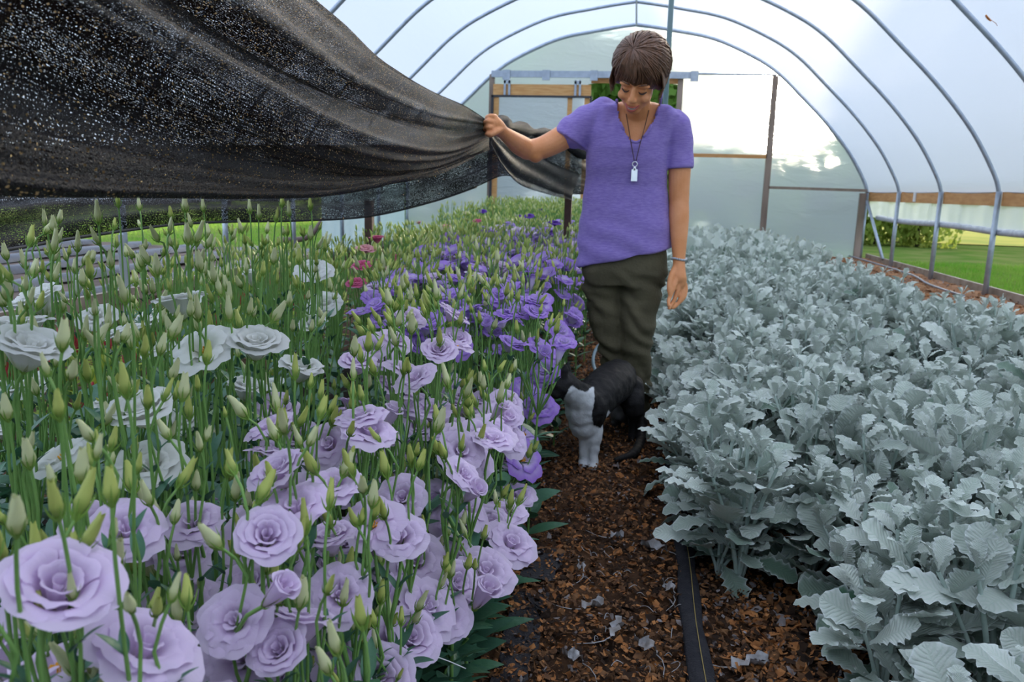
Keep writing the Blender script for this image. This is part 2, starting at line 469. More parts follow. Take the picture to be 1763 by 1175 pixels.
# ------------------------------------------------------------------ ground and the land outside
M_soil = mat('mulch_soil', (.115, .060, .032), .95, (.035, .020, .013), 9, .9, 55, spec=.1)
M_mulch = mat('bark_mulch', (.42, .22, .11), .95, (.20, .09, .045), 14, 1.0, 60, spec=.1)
M_dark = mat('bed_soil', (.035, .024, .018), .95, (.015, .011, .009), 8, .8, 40, spec=.1)
M_lawn = mat('lawn_grass', (.085, .15, .025), 1, (.16, .18, .05), 1.6, .8, 70, spec=0)
M_lawn2 = mat('grass_blades', (.14, .34, .03), .7, (.24, .36, .06), 2, trans=.4, spec=.1)
M_fabric = mat('landscape_fabric', (.014, .014, .018), .85, (.026, .025, .028), 30, .5, 160, spec=.25)
M_plastic = mat('black_mulch_film', (.02, .023, .032), .55, (.035, .04, .05), 6, .5, 12)
M_fieldsoil = mat('field_soil', (.13, .095, .075), .95, (.07, .05, .04), 5, .8, 30, spec=.1)

def grid(name, x0, x1, y0, y1, nx, ny, m, amp=0, sc=3., z=0, kind='structure'):
    b = MB(); rows = []
    for j in range(ny + 1):
        yy = y0 + (y1 - y0) * j / ny
        rows.append([(x0 + (x1 - x0) * i / nx, yy, z + (amp * mnoise.noise(Vector(((x0 + (x1 - x0) * i / nx) * sc, yy * sc, 1.7))) if amp else 0)) for i in range(nx + 1)])
    b.loft(rows)
    return tag(b.build(name, m), kind=kind)
grid('floor', XR - WL - .1, XR + WL + .1, -3.2, DEND + .1, 120, 200, M_soil, .012, 5, 0)
grid('bed_ground', -1.75, -.28, .1, 13.6, 30, 120, M_dark, .03, 5, .012)
grid('bed_ground', .42, 2.0, .3, 13.6, 30, 120, M_dark, .03, 5, .010)
grid('mulch_ground', 2.15, XR + WL + .06, 3.0, DEND, 60, 160, M_mulch, .03, 6, .03)
grid('lawn', -120, 120, -40, 150, 40, 60, M_lawn, 0, 1, -.05)
grid('sun_painted_lawn', 6.0, 60, 22, 60, 30, 30, mat('lawn_painted_sunlight', (.55, .46, .12), 1, (.40, .40, .10), .6, .5, 30, spec=0), .05, .5, -.03)  # far lawn, its low sunlight painted in as yellow
grid('field_ground', -9.5, -4.35, 4.0, 12.2, 30, 40, M_fieldsoil, .03, 2, -.02)
# fallen leaves and chips in the aisle: nobody could count them
nr = np.random.default_rng(5)
def chips(name, n, x0, x1, y0, y1, cols, size, label, cat, zb=.012, lift=.012, flatn=.5):
    b = MB()
    for i in range(n):
        yy = y0 + (y1 - y0) * nr.random() ** 1.6
        xx = nr.uniform(x0, x1); s_ = size * nr.uniform(.4, 1.25)
        k = int(nr.integers(4, 7)); a0 = nr.random() * 6.28
        rot = Matrix.Rotation(a0, 3, 'Z') @ Matrix.Rotation(nr.normal(0, flatn), 3, 'X') @ Matrix.Rotation(nr.normal(0, flatn), 3, 'Y')
        V = [rot @ Vector((0, 0, s_ * nr.uniform(-.1, .25)))]
        asp = nr.uniform(.35, 1)
        for j in range(k):
            t = 2 * PI * j / k; rr = s_ * nr.uniform(.45, 1.15)
            V.append(rot @ Vector((rr * math.cos(t), rr * math.sin(t) * asp, s_ * nr.uniform(-.15, .2))))
        c = Vector((xx, yy, zb + lift * nr.random() + .012 * mnoise.noise(Vector((xx * 5, yy * 5, 1.7)))))
        b.add([p + c for p in V], [(0, j + 1, (j + 1) % k + 1) for j in range(k)], int(nr.choice(len(cols), p=[c_[1] for c_ in cols])))
    o = b.build(name, [c_[0] for c_ in cols], smooth=False)
    return tag(o, label, cat, kind='stuff')
C1 = mat('leaf_litter_brown', (.26, .13, .06), .85, (.11, .055, .03), 30, spec=.15, trans=.1)
C2 = mat('leaf_litter_orange', (.55, .24, .085), .85, (.28, .11, .04), 30, spec=.15, trans=.1)
C3 = mat('leaf_litter_grey', (.30, .27, .27), .9, (.17, .14, .13), 30, spec=.1)
C4 = mat('leaf_litter_dark', (.05, .03, .02), .9, (.025, .016, .012), 30, spec=.1)
chips('leaf_litter', 24000, -.62, .55, 1.2, 7.5, [(C1, .44), (C2, .22), (C3, .05), (C4, .29)], .0145, 'brown and orange leaf litter and bark chips covering the aisle', 'leaf litter')
chips('leaf_litter', 16000, -.60, .40, 1.2, 4.0, [(C1, .40), (C2, .26), (C3, .06), (C4, .28)], .0075, 'fine crumbled leaf litter scattered between the larger leaves of the aisle', 'leaf litter', lift=.02)
chips('leaf_litter', 2200, .28, .72, 1.3, 2.4, [(C1, .25), (C2, .55), (C3, .15), (C4, .05)], .016, 'bright orange leaf litter under the front of the silver bed', 'leaf litter')
chips('bark_chips', 6000, 2.2, 3.95, 4.5, 14.5, [(C1, .35), (C2, .45), (C3, .2)], .022, 'light bark chips along the right side wall', 'bark chips', zb=.03)
# withered silver leaves and curled tendrils lying in the aisle
C5 = mat('withered_leaf', (.50, .50, .52), .9, (.30, .27, .25), 40, .3, 80, spec=.1)
def dead_leaf(x, y, s_, a, lab_, long=1.0):
    b = MB(); rows = []
    n = 16
    for i in range(n + 1):
        t = i / n
        w = s_ * .38 * math.sin(PI * min(1, .06 + t * .94)) ** .7 * (1 + .45 * math.sin(t * 25))
        rows.append([Vector(((t - .5) * s_ * 2 * long, w * u, .012 + .010 * math.sin(t * 7 + u * 2) + .008 * abs(u))) for u in (-1, -.5, 0, .5, 1)])
    rot = Matrix.Rotation(a, 3, 'Z')
    b.loft([[rot @ p + Vector((x, y, .02)) for p in r] for r in rows])
    b.tube([rot @ Vector((-s_ * long - .022 * k, .006 * k * k, .006)) + Vector((x, y, .02)) for k in range(4)][::-1], [.0008, .0011, .0014, .0018], 5)
    return tag(b.build('withered_leaf', C5), lab_, 'leaf', 'withered grey leaves lying in the aisle')
for (px, py, s_, a, l_) in ((1020, 1050, .030, .5, 'curled whitish dead leaf in the middle of the aisle'), (1125, 948, .038, 2.9, 'ragged pale grey leaf lying beside the dark fabric strip'),
                            (1062, 930, .020, .2, 'small tan dry leaf lying in the aisle below the cat'), (1060, 1090, .035, 1.2, 'twisted grey withered leaf near the bottom of the aisle'),
                            (1150, 1020, .030, 2.0, 'grey withered leaf against the edge of the dark fabric strip'), (1110, 1120, .034, 2.4, 'withered grey leaf lowest in the aisle'),
                            (1000, 985, .022, 1.9, 'thin pale dead leaf in the upper middle of the aisle'), (1290, 1150, .045, .4, 'withered silvery leaf on orange litter below the silver bed'),
                            (985, 1140, .026, 2.7, 'pale crumpled dead leaf at the bottom of the aisle')):
    p = at(px, py, Z=.02); dead_leaf(p.x, p.y, s_, a, l_)
b = MB()
for k in range(26):
    p = at(float(nr.uniform(1000, 1190)), float(nr.uniform(930, 1170)), Z=.03)
    a = nr.random() * 6.28; L = nr.uniform(.015, .045); c = nr.uniform(-1.5, 1.5)
    P = [p + Vector((math.cos(a + c * t) * L * t, math.sin(a + c * t) * L * t, .008 * math.sin(t * 3))) for t in np.linspace(0, 1, 6)]
    b.tube(P, .0009, 4, cap=False)
tag(b.build('dry_tendrils', C5), 'grey dry roots and stalks scattered through the aisle litter', 'dry stalks', kind='stuff')
# green seedling
p = at(893, 972, Z=.02)
t = empty('seedling', p); tag(t, 'tiny bright green seedling sprouting in the aisle', 'seedling')
b = MB()
for a in (0.3, 2.2, 4.0):
    b.loft([[Vector((math.cos(a) * L - math.sin(a) * w * u, math.sin(a) * L + math.cos(a) * w * u, .012 + L * .6)) for u in (-1, 0, 1)] for L, w in ((0, .001), (.008, .005), (.015, .006), (.022, .001))])
b.build('leaf_pair', mat('seedling_green', (.22, .55, .06), .5, trans=.3), t)
# landscape fabric strips
def strip(name, P, w, lab_, zz=.03):
    b = MB(); rows = []
    for i, (x, y) in enumerate(P):
        ww = w * (1 + .12 * math.sin(i * 1.9))
        rows.append([(x + ww * u, y, zz + .012 * (1 - u * u) + .004 * math.sin(i * 2.3 + u * 3)) for u in (-1, -.9, -.5, 0, .5, .9, 1)])
    rows = [[(r[0][0], r[0][1], 0)] + r + [(r[-1][0], r[-1][1], 0)] for r in rows]
    b.loft(rows)
    return tag(b.build(name, M_fabric), lab_, 'fabric strip')
strip('fabric_strip', [(.195 + .004 * math.sin(i * .7), 1.2 + i * .1) for i in range(19)], .026, 'black landscape fabric strip along the foot of the silver bed')
b = MB(); b.tube([(.20 + .003 * math.sin(i), 1.2 + i * .12, .0445 + .001 * math.sin(i * 2)) for i in range(14)], .0012, 5)
tag(b.build('yellow_thread', mat('yellow_thread', (.32, .24, .08), .7)), 'thin yellowish thread running along the black fabric strip', 'thread')
b = MB()
for (px, py, w, h) in ((935, 965, .055, .10), (905, 1062, .05, .13), (880, 1150, .04, .07)):
    p = at(px, py, Z=.026)
    rows = [[(p.x + w * u * (1 + .3 * mnoise.noise(Vector((u * 3, v * 3, px)))), p.y + h * v * (1 + .3 * mnoise.noise(Vector((u * 2, v * 3, py)))), .019 + .003 * math.sin(5 * u + 4 * v)) for u in (-.9, -.5, 0, .5, .9)] for v in (-1, -.5, 0, .5, 1)]
    b.loft(rows)
tag(b.build('bare_fabric', M_fabric), 'bare patches of dark ground fabric showing through the aisle litter', 'ground fabric')
# drip hose on the right mulch
b = MB(); b.tube(catmull([at(1460, 440, Z=.06), at(1560, 470, Z=.05), at(1600, 490, Z=.05), at(1660, 510, Z=.05)], 6), .012, 6)
tag(b.build('drip_hose', mat('grey_hose', (.28, .29, .33), .5)), 'grey drip hose lying on the bark chips at the right', 'hose')
b = MB(); b.tube(catmull([at(1655, 535, Z=.06), at(1700, 552, Z=.05), at(1763, 575, Z=.05)], 6), .012, 6)
tag(b.build('drip_hose', bpy.data.materials['grey_hose']), 'second drip hose on the bark chips, at the right frame edge', 'hose')
# plant support netting strings poking out of the flower bed
for (x1, y1, x2, y2, l_) in ((868, 785, 914, 796, 'white netting string poking out of the bed edge, upper of three'), (862, 818, 898, 812, 'white netting string poking out of the bed edge, middle of three'), (740, 1130, 802, 1152, 'white netting string at the bed edge, lowest of three')):
    a_, c_ = at(x1 - 30, y1 - 4, Z=.30), at(x2, y2, Z=.27)
    b = MB(); b.tube(catmull([a_, (a_ + c_) / 2 + Vector((0, 0, .006)), c_], 3), .0009, 5)
    tag(b.build('netting_string', mat('white_string', (.75, .75, .75), .5)), l_, 'string', 'netting strings at the bed edge')
# pale hose loop behind the cat
b = MB(); b.tube(catmull([at(1040, 588, d=4.3), at(1027, 600, d=4.3), at(1021, 620, d=4.25), at(1026, 640, d=4.2), at(1040, 655, d=4.1)], 6), .009, 8)
tag(b.build('water_hose', mat('blue_grey_hose', (.28, .38, .42), .4)), 'pale blue-grey hose loop rising from the aisle behind the cat', 'hose')

# black plastic rows and field outside the left wall
for i in range(5):
    x0 = -4.75 - i * .95
    b = MB(); rows = []
    for j in range(26):
        yy = 4.2 + j * .3
        rows.append([(x0 + u * .13 + .02 * math.sin(j), yy, .0 + .10 * max(0, 1 - u ** 4) * .7 + .01 * math.sin(j * 1.7 + u * 4)) for u in (-1, -.8, -.4, 0, .4, .8, 1)])
    b.loft(rows)
    o = b.build('plastic_row', M_plastic)
    tag(o, ['black plastic covered planting row nearest the left posts', 'second black plastic planting row out from the left posts', 'third black plastic planting row out from the left posts', 'fourth black plastic planting row out from the left posts', 'outermost black plastic planting row before the left lawn'][i], 'planting row', 'black plastic rows outside the left wall')
b = MB(); P = catmull([at(500, 415, Z=.05), at(530, 410, Z=.12), at(546, 395, Z=.3), at(552, 385, Z=.5)], 6)
P = catmull([at(478, 413, d=13), at(520, 412, d=13), at(541, 400, d=13), at(553, 384, d=13), at(565, 381, d=13)], 6)
b.tube(P, .045, 8); tag(b.build('bent_branch', mat('branch_bark', (.09, .06, .05), .8)), 'dark bent branch lying beyond the left posts', 'branch')
# grass blades near the right side and the left lawn
def blades(name, n, x0, x1, y0, y1, h, lab_):
    b = MB()
    for i in range(n):
        x, y = nr.uniform(x0, x1), nr.uniform(y0, y1)
        a = nr.random() * 6.28; w = .006; hh = h * nr.uniform(.5, 1.3)
        dx, dy = math.cos(a) * w, math.sin(a) * w
        lx, ly = nr.normal(0, .3) * hh, nr.normal(0, .3) * hh
        b.add([(x - dx, y - dy, -.05), (x + dx, y + dy, -.05), (x + lx, y + ly, -.05 + hh)], [(0, 1, 2)])
    return tag(b.build(name, M_lawn2), lab_, 'grass', kind='stuff')
blades('grass', 26000, 4.05, 8.5, 6.5, 15, .07, 'mown green grass outside the right side wall')
blades('grass', 9000, -12, -4.4, 12.4, 22, .09, 'bright green grass beyond the left side posts')

# trees and hedges outside
M_leafA = mat('tree_leaves', (.13, .27, .04), .7, (.24, .40, .07), 1.2, trans=.55, spec=.15, rand=.25)
M_leafB = mat('hedge_leaves', (.22, .32, .05), .7, (.34, .40, .08), 1.5, trans=.5, spec=.15, rand=.2)
M_bark = mat('tree_bark', (.10, .075, .06), .9, (.05, .04, .03), 9, .5, 30)
def crown_mesh(seed, n, m):
    r = random.Random(seed); b = MB()
    lobes = [(Vector((r.gauss(0, .33), r.gauss(0, .33), r.uniform(-.45, .55))), r.uniform(.32, .55)) for _ in range(16)]
    for i in range(n):
        c, rad = r.choice(lobes)
        d = Vector((r.gauss(0, 1), r.gauss(0, 1), r.gauss(0, 1))).normalized()
        p = c + d * rad * r.uniform(.7, 1.0)
        a = Vector((r.gauss(0, 1), r.gauss(0, 1), r.gauss(0, 1))).normalized() * .06
        c2 = a.cross(d).normalized() * .045
        b.add([p - a, p + c2, p + a, p - c2], [(0, 1, 2, 3)])
    return b.mesh('crown', m, False)
tm = [crown_mesh(s_, 7500, M_leafA) for s_ in (1, 2, 3)]
hm = [crown_mesh(s_ + 9, 4200, M_leafB) for s_ in (1, 2)]
def trunk_mesh():
    b = MB(); b.tube([(0, 0, 0), (.03, 0, .25), (0, .02, .5), (.02, 0, .75)], [.045, .035, .028, .015], 8)
    for a in range(5):
        t = a * 1.3; b.tube([(0, 0, .4 + .05 * a), (.2 * math.cos(t), .2 * math.sin(t), .6 + .05 * a)], [.016, .006], 6)
    return b.mesh('trunk', M_bark)
tk = trunk_mesh()
TR = [(-4.6, 30, 7.8, 6.0, 'green tree seen through the doorway left of the woman'), (-.4, 26, 6.9, 5.4, 'green tree straight behind the open doorway'), (-1.5, 38, 8, 6, 'tree farther back behind the doorway trees'),
      (6.9, 25, 7, 4.2, 'tree added beyond the far right corner to shade the right roof film'),  # added to keep the sun off the right roof
      (-11, 36, 5, 6, 'tree behind the left end of the end wall film'), (-18, 34, 5, 7, 'large tree far beyond the left lawn'),
      (15, 20, 9, 6.5, 'tall tree outside the right wall nearest the end corner'), (13.5, 11.5, 9.5, 6.6, 'tall tree outside the right wall beside the third bay'), (13, 3, 9, 6.6, 'tall tree outside the right wall nearest the camera'),
      (17.5, 25, 8.5, 7, 'tree beyond the far right corner of the lawn')]
for i, (x, y, h_, w, l_) in enumerate(TR):
    t = empty('tree', (x, y, -.05), i * 1.1); tag(t, l_, 'tree', 'trees around the greenhouse')
    o = link('trunk', tk, t); o.scale = (h_, h_, h_)
    o = link('crown', tm[i % 3], t); o.location = (0, 0, h_ * .52); o.scale = (w * .5, w * .5, h_ * .46)
for k_ in range(7):
    t = empty('hedge_shrub', (1.2 + k_ * .92, 20.5 + .3 * (k_ % 2), -.05), k_ * 1.3)
    tag(t, ['first green shrub', 'second green shrub', 'third green shrub', 'fourth green shrub', 'fifth green shrub', 'sixth green shrub', 'seventh green shrub'][k_] + ' out from the doorway, close behind the end wall film on the right', 'shrub', 'shrubs close behind the end wall')
    o = link('crown', hm[k_ % 2], t); o.location = (0, 0, 1.05); o.scale = (1.0, 1.0, 1.6)
    o = link('trunk', tk, t); o.scale = (1.2, 1.2, 1.2)
for k_ in range(4):  # unseen shrubs added to darken the lower left of the end wall
    t = empty('hedge_shrub', (-2.9 - k_ * 1.5, 20.8 + .3 * (k_ % 2), -.05), k_ * 1.7)
    tag(t, ['first green shrub', 'second green shrub', 'third green shrub', 'fourth green shrub'][k_] + ' left of the doorway, added to shade the end wall film', 'shrub', 'shrubs added behind the end wall for shade, left')
    o = link('crown', hm[k_ % 2], t); o.location = (0, 0, 1.05); o.scale = (1.2, 1.1, 1.7)
    o = link('trunk', tk, t); o.scale = (1.2, 1.2, 1.2)
for i in range(12):
    x = 6.0 + i * 2.8; y = 40 - .6 * i
    t = empty('hedge_shrub', (x, y, -.05), i * .9)
    tag(t, 'low sunlit yellow-green shrub in the row at the far edge of the lawn', 'shrub', 'row of shrubs at the far edge of the lawn')
    o = link('crown', hm[i % 2], t); o.location = (0, 0, 1.9); o.scale = (1.6, 1.5, 2.1)
    o = link('trunk', tk, t); o.scale = (1.2, 1.2, 1.6)
# ------------------------------------------------------------------ plants
class QB:
    """collects numpy quad patches into one mesh"""
    def __init__(s): s.V = []; s.F = []; s.U = []; s.T = []; s.M = []; s.n = 0
    def add(s, V, F, U=None, tint=.5, m=0):
        s.V.append(V); s.F.append(F + s.n); s.n += len(V)
        s.U.append(U if U is not None else np.zeros((len(V), 2)))
        s.T.append(tint if isinstance(tint, np.ndarray) else np.full(len(V), tint)); s.M.append(np.full(len(F), m))
    def tube(s, P, R, n=5, m=0, tint=.5):
        P = np.array(P, float); k = len(P); R = np.full(k, R) if np.isscalar(R) else np.array(R)
        D = np.gradient(P, axis=0); D /= np.linalg.norm(D, axis=1)[:, None] + 1e-9
        ref = np.array([.13, .97, .2]); A = np.cross(D, ref); A /= np.linalg.norm(A, axis=1)[:, None] + 1e-9
        B = np.cross(D, A)
        t = np.arange(n) * 2 * PI / n
        V = P[:, None] + (A[:, None] * np.cos(t)[None, :, None] + B[:, None] * np.sin(t)[None, :, None]) * R[:, None, None]
        s.add(V.reshape(-1, 3), tubeF(k, n), None, tint, m)
    def mesh(s, name, mats):
        V = np.concatenate(s.V).astype(np.float32); F = np.concatenate(s.F).astype(np.int32)
        me = bpy.data.meshes.new(name)
        me.vertices.add(len(V)); me.vertices.foreach_set('co', V.ravel())
        me.loops.add(F.size); me.loops.foreach_set('vertex_index', F.ravel())
        me.polygons.add(len(F)); me.polygons.foreach_set('loop_start', np.arange(len(F), dtype=np.int32) * 4)
        me.polygons.foreach_set('loop_total', np.full(len(F), 4, np.int32)) if bpy.app.version < (4, 1) else None
        me.polygons.foreach_set('material_index', np.concatenate(s.M).astype(np.int32))
        me.polygons.foreach_set('use_smooth', np.ones(len(F), bool))
        for m in (mats if isinstance(mats, (list, tuple)) else [mats]): me.materials.append(m)
        me.update(calc_edges=True)
        U = np.concatenate(s.U)[F.ravel()].astype(np.float32)
        me.uv_layers.new(name='UVMap').data.foreach_set('uv', U.ravel())
        me.attributes.new('tint', 'FLOAT', 'POINT').data.foreach_set('value', np.concatenate(s.T).astype(np.float32))
        return me

_tf = {}
def tubeF(k, n):
    if (k, n) not in _tf:
        i, j = np.meshgrid(np.arange(k - 1), np.arange(n), indexing='ij'); i = i.ravel(); j = j.ravel()
        _tf[(k, n)] = np.stack([i * n + j, i * n + (j + 1) % n, (i + 1) * n + (j + 1) % n, (i + 1) * n + j], 1)
    return _tf[(k, n)]
_gf = {}
def gridF(a, b):
    """faces of an a x b vertex grid"""
    if (a, b) not in _gf:
        i, j = np.meshgrid(np.arange(a - 1), np.arange(b - 1), indexing='ij'); i = i.ravel(); j = j.ravel()
        _gf[(a, b)] = np.stack([i * b + j, i * b + j + 1, (i + 1) * b + j + 1, (i + 1) * b + j], 1)
    return _gf[(a, b)]

def rotm(az, el, roll=0):
    """local +Y -> heading az lifted by el, rolled about its own axis"""
    c, s_ = math.cos(az), math.sin(az)
    Y = np.array([c * math.cos(el), s_ * math.cos(el), math.sin(el)])
    X = np.array([s_, -c, 0.]); Z = np.cross(X, Y)
    cr_, sr_ = math.cos(roll), math.sin(roll)
    X2 = X * cr_ + Z * sr_; Z2 = -X * sr_ + Z * cr_
    return np.stack([X2, Y, Z2], 1)
def rot_to(d, spin=0):
    """local +Z -> direction d"""
    d = Vector(d).normalized()
    return np.array((d.to_track_quat('Z', 'Y').to_matrix() @ Matrix.Rotation(spin, 3, 'Z')))

# --- dusty miller (silver) leaf
def silver_leaf(L, W_, lobes, depth, seed, nt_=25, nu=7, curl=.3):
    r = np.random.default_rng(seed)
    t = np.linspace(0, 1, nt_)[:, None]; u = np.linspace(-1, 1, nu)[None, :]
    env = np.where(t < .22, .10 + .35 * (t / .22) ** 2, .45 + .55 * np.sin(np.clip((t - .22) / .78, 0, 1) * PI * .80 + .05) ** .9)
    env = env * np.clip((1 - t) / .10, 0, 1) ** .45
    saw = np.abs(((t * lobes) % 1.0) - .5) * 2
    env2 = env * (1 - depth * (1 - saw) * np.clip(t / .2, 0, 1))
    x = W_ * env2 * u
    y = L * (t + .07 * np.abs(u) * (t > .05) * (1 - t)) + 0 * u
    ph = r.uniform(0, 6.28)
    z = .22 * W_ * np.abs(u) * env + .12 * W_ * np.sin(t * 9 + ph) * u * env + .09 * W_ * np.sin(t * lobes * 6.28 + ph) * np.abs(u) ** 2 * env
    # curl along the length
    ang = curl * (y / L) ** 1.6
    yy = y * np.cos(ang * .6); zz = z - y * np.sin(ang * .6) * .8
    V = np.stack([x + 0 * y, yy, zz], -1).reshape(-1, 3)
    U = np.stack([np.broadcast_to(u, x.shape), np.broadcast_to(t, x.shape)], -1).reshape(-1, 2)
    return V, gridF(nt_, nu), U

def silver_mat(name, base, under, vein=.5):
    m, nt, ns, ls = new_mat(name)
    out = N(nt, 'ShaderNodeOutputMaterial'); pb = N(nt, 'ShaderNodeBsdfPrincipled')
    pb.inputs['Roughness'].default_value = .85; pb.inputs['Specular IOR Level'].default_value = .2
    pb.inputs['Sheen Weight'].default_value = .12; pb.inputs['Sheen Roughness'].default_value = .5
    uv = N(nt, 'ShaderNodeUVMap'); sp = N(nt, 'ShaderNodeSeparateXYZ'); ls.new(uv.outputs[0], sp.inputs[0])
    ab = N(nt, 'ShaderNodeMath', operation='ABSOLUTE'); ls.new(sp.outputs[0], ab.inputs[0])
    ml = N(nt, 'ShaderNodeMath', operation='MULTIPLY_ADD'); ls.new(ab.outputs[0], ml.inputs[0]); ml.inputs[1].default_value = -.16; ls.new(sp.outputs[1], ml.inputs[2])
    sn = N(nt, 'ShaderNodeMath', operation='MULTIPLY'); ls.new(ml.outputs[0], sn.inputs[0]); sn.inputs[1].default_value = 50
    s2 = N(nt, 'ShaderNodeMath', operation='SINE'); ls.new(sn.outputs[0], s2.inputs[0])
    pwn = N(nt, 'ShaderNodeMath', operation='POWER'); ls.new(s2.outputs[0], pwn.inputs[0]); pwn.inputs[1].default_value = 4
    mid = N(nt, 'ShaderNodeMapRange'); ls.new(ab.outputs[0], mid.inputs[0]); mid.inputs[1].default_value = 0; mid.inputs[2].default_value = .12; mid.inputs[3].default_value = 1; mid.inputs[4].default_value = 0
    vm = N(nt, 'ShaderNodeMath', operation='MAXIMUM'); ls.new(pwn.outputs[0], vm.inputs[0]); ls.new(mid.outputs[0], vm.inputs[1])
    an = N(nt, 'ShaderNodeAttribute', attribute_name='tint')
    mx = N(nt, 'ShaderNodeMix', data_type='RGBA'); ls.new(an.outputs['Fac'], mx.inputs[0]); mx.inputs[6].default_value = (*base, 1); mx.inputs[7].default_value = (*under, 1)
    oi = N(nt, 'ShaderNodeObjectInfo'); mr = N(nt, 'ShaderNodeMapRange'); ls.new(oi.outputs['Random'], mr.inputs[0]); mr.inputs[3].default_value = .88; mr.inputs[4].default_value = 1.08
    hs = N(nt, 'ShaderNodeHueSaturation'); ls.new(mx.outputs[2], hs.inputs['Color']); ls.new(mr.outputs[0], hs.inputs['Value'])
    vc = N(nt, 'ShaderNodeMix', data_type='RGBA'); vc.blend_type = 'MULTIPLY'
    vf = N(nt, 'ShaderNodeMath', operation='MULTIPLY'); ls.new(vm.outputs[0], vf.inputs[0]); vf.inputs[1].default_value = .35
    ls.new(vf.outputs[0], vc.inputs[0]); ls.new(hs.outputs[0], vc.inputs[6]); vc.inputs[7].default_value = (.75, .88, .80, 1)
    ep = N(nt, 'ShaderNodeMath', operation='POWER'); ls.new(ab.outputs[0], ep.inputs[0]); ep.inputs[1].default_value = 7
    ef = N(nt, 'ShaderNodeMath', operation='MULTIPLY'); ls.new(ep.outputs[0], ef.inputs[0]); ef.inputs[1].default_value = .7
    ec = N(nt, 'ShaderNodeMix', data_type='RGBA'); ls.new(ef.outputs[0], ec.inputs[0]); ls.new(vc.outputs[2], ec.inputs[6]); ec.inputs[7].default_value = (.85, .90, .90, 1)
    vc = ec
    ls.new(vc.outputs[2], pb.inputs['Base Color'])
    tcn = N(nt, 'ShaderNodeTexCoord'); nz = N(nt, 'ShaderNodeTexNoise'); nz.inputs['Scale'].default_value = 260; ls.new(tcn.outputs['Object'], nz.inputs['Vector'])
    ad = N(nt, 'ShaderNodeMath', operation='MULTIPLY_ADD'); ls.new(vm.outputs[0], ad.inputs[0]); ad.inputs[1].default_value = -1.0; ls.new(nz.outputs[0], ad.inputs[2])
    bn = N(nt, 'ShaderNodeBump'); bn.inputs['Strength'].default_value = vein; bn.inputs['Distance'].default_value = .002; ls.new(ad.outputs[0], bn.inputs['Height'])
    ls.new(bn.outputs[0], pb.inputs['Normal'])
    tr = N(nt, 'ShaderNodeBsdfTranslucent'); ls.new(vc.outputs[2], tr.inputs[0])
    m3 = N(nt, 'ShaderNodeMixShader'); m3.inputs[0].default_value = .12; ls.new(pb.outputs[0], m3.inputs[1]); ls.new(tr.outputs[0], m3.inputs[2])
    ls.new(m3.outputs[0], out.inputs[0])
    return m
M_silver = silver_mat('silver_leaf', (.68, .74, .67), (.05, .15, .08))  # second colour: older lower leaves with painted shade
M_silverstem = mat('silver_stem', (.50, .60, .54), .85, (.40, .50, .44), 30, spec=.2)

LV = [silver_leaf(1, .24, 6, .30, 1), silver_leaf(1, .22, 7, .34, 2, curl=.55), silver_leaf(1, .26, 6, .22, 3, curl=-.25), silver_leaf(1, .24, 5, .40, 4, curl=.8), silver_leaf(1, .28, 7, .24, 5, curl=.15), silver_leaf(1, .27, 6, .36, 6, curl=.4)]
LVlo = [silver_leaf(1, .28, 3, .22, 7, 7, 3), silver_leaf(1, .26, 3, .22, 8, 7, 3, .5), silver_leaf(1, .29, 3, .2, 9, 7, 3, -.2)]

def silver_plant(seed, H=.46, R=.17, stems=6, leaves=None, lo=False, bush=False):
    """returns (foliage, stems) quad builders"""
    r = np.random.default_rng(seed)
    fo, st = QB(), QB()
    lib = LVlo if lo else LV
    for s_ in range(stems):
        a = 2 * PI * s_ / stems + r.uniform(-.4, .4); rad = R * (r.uniform(.25, 1.0) if s_ else .05); h = H * r.uniform(.72, 1.02) * (1 - .25 * rad / R * (1 if bush else .4))
        P = np.array([[math.cos(a) * rad * q ** 1.3, math.sin(a) * rad * q ** 1.3, h * (q ** .85)] for q in np.linspace(0, 1, 6)])
        st.tube(P, np.linspace(.0065, .004, 6), 5 if not lo else 4)
        n = (8 if not lo else 6) if leaves is None else leaves
        for k in range(n):
            q = .18 + .82 * (k + .5) / n
            p = P[0] + 0; idx = q * 5; i0 = min(4, int(idx)); p = P[i0] + (P[i0 + 1] - P[i0]) * (idx - i0)
            if q < .5 and not lo and r.random() < .35: continue
            az = a + k * 2.4 + r.normal(0, .3)
            top = q
            el = -.05 + 1.2 * top ** 1.5 + r.normal(0, .22)
            L = (.155 if top < .75 else .125) * r.uniform(.75, 1.18) * (1.35 if lo else 1)
            if top > .93: L *= .75; el = 1.15 + r.normal(0, .2)
            V, F, U = lib[int(r.integers(len(lib)))]
            Rm = rotm(az, el, r.normal(0, .45))
            S = np.array([L * r.uniform(.85, 1.15), L, L])
            age_shade = max(0, .74 - top) * 1.25 + (.5 if r.random() < .05 else 0)  # darker green lower down: older leaves, plus shade painted into the colour
            fo.add((V * S) @ Rm.T + p, F, U, min(.95, age_shade + r.uniform(0, .28) * (r.random() < .6)))
        # young tip rosette
        for k in range(3 if not lo else 1):
            V, F, U = lib[int(r.integers(len(lib)))]
            L = .06 * r.uniform(.8, 1.2)
            fo.add((V * L) @ rotm(a + k * 2.1, 1.2 + r.normal(0, .15), 0).T + P[-1], F, U, 0.)
    return fo, st

sil = []
for s_ in range(9):
    fo, st = silver_plant(100 + s_, H=[.46, .50, .43, .48, .45, .52, .44, .47, .49][s_], bush=s_ % 2 == 0)
    sil.append((fo.mesh('silver_foliage', M_silver), st.mesh('silver_stems', M_silverstem)))
lowp = []
for s_ in range(3):
    fo, st = silver_plant(200 + s_, H=.30, R=.14, stems=5, bush=True)
    lowp.append((fo.mesh('silver_foliage', M_silver), st.mesh('silver_stems', M_silverstem)))

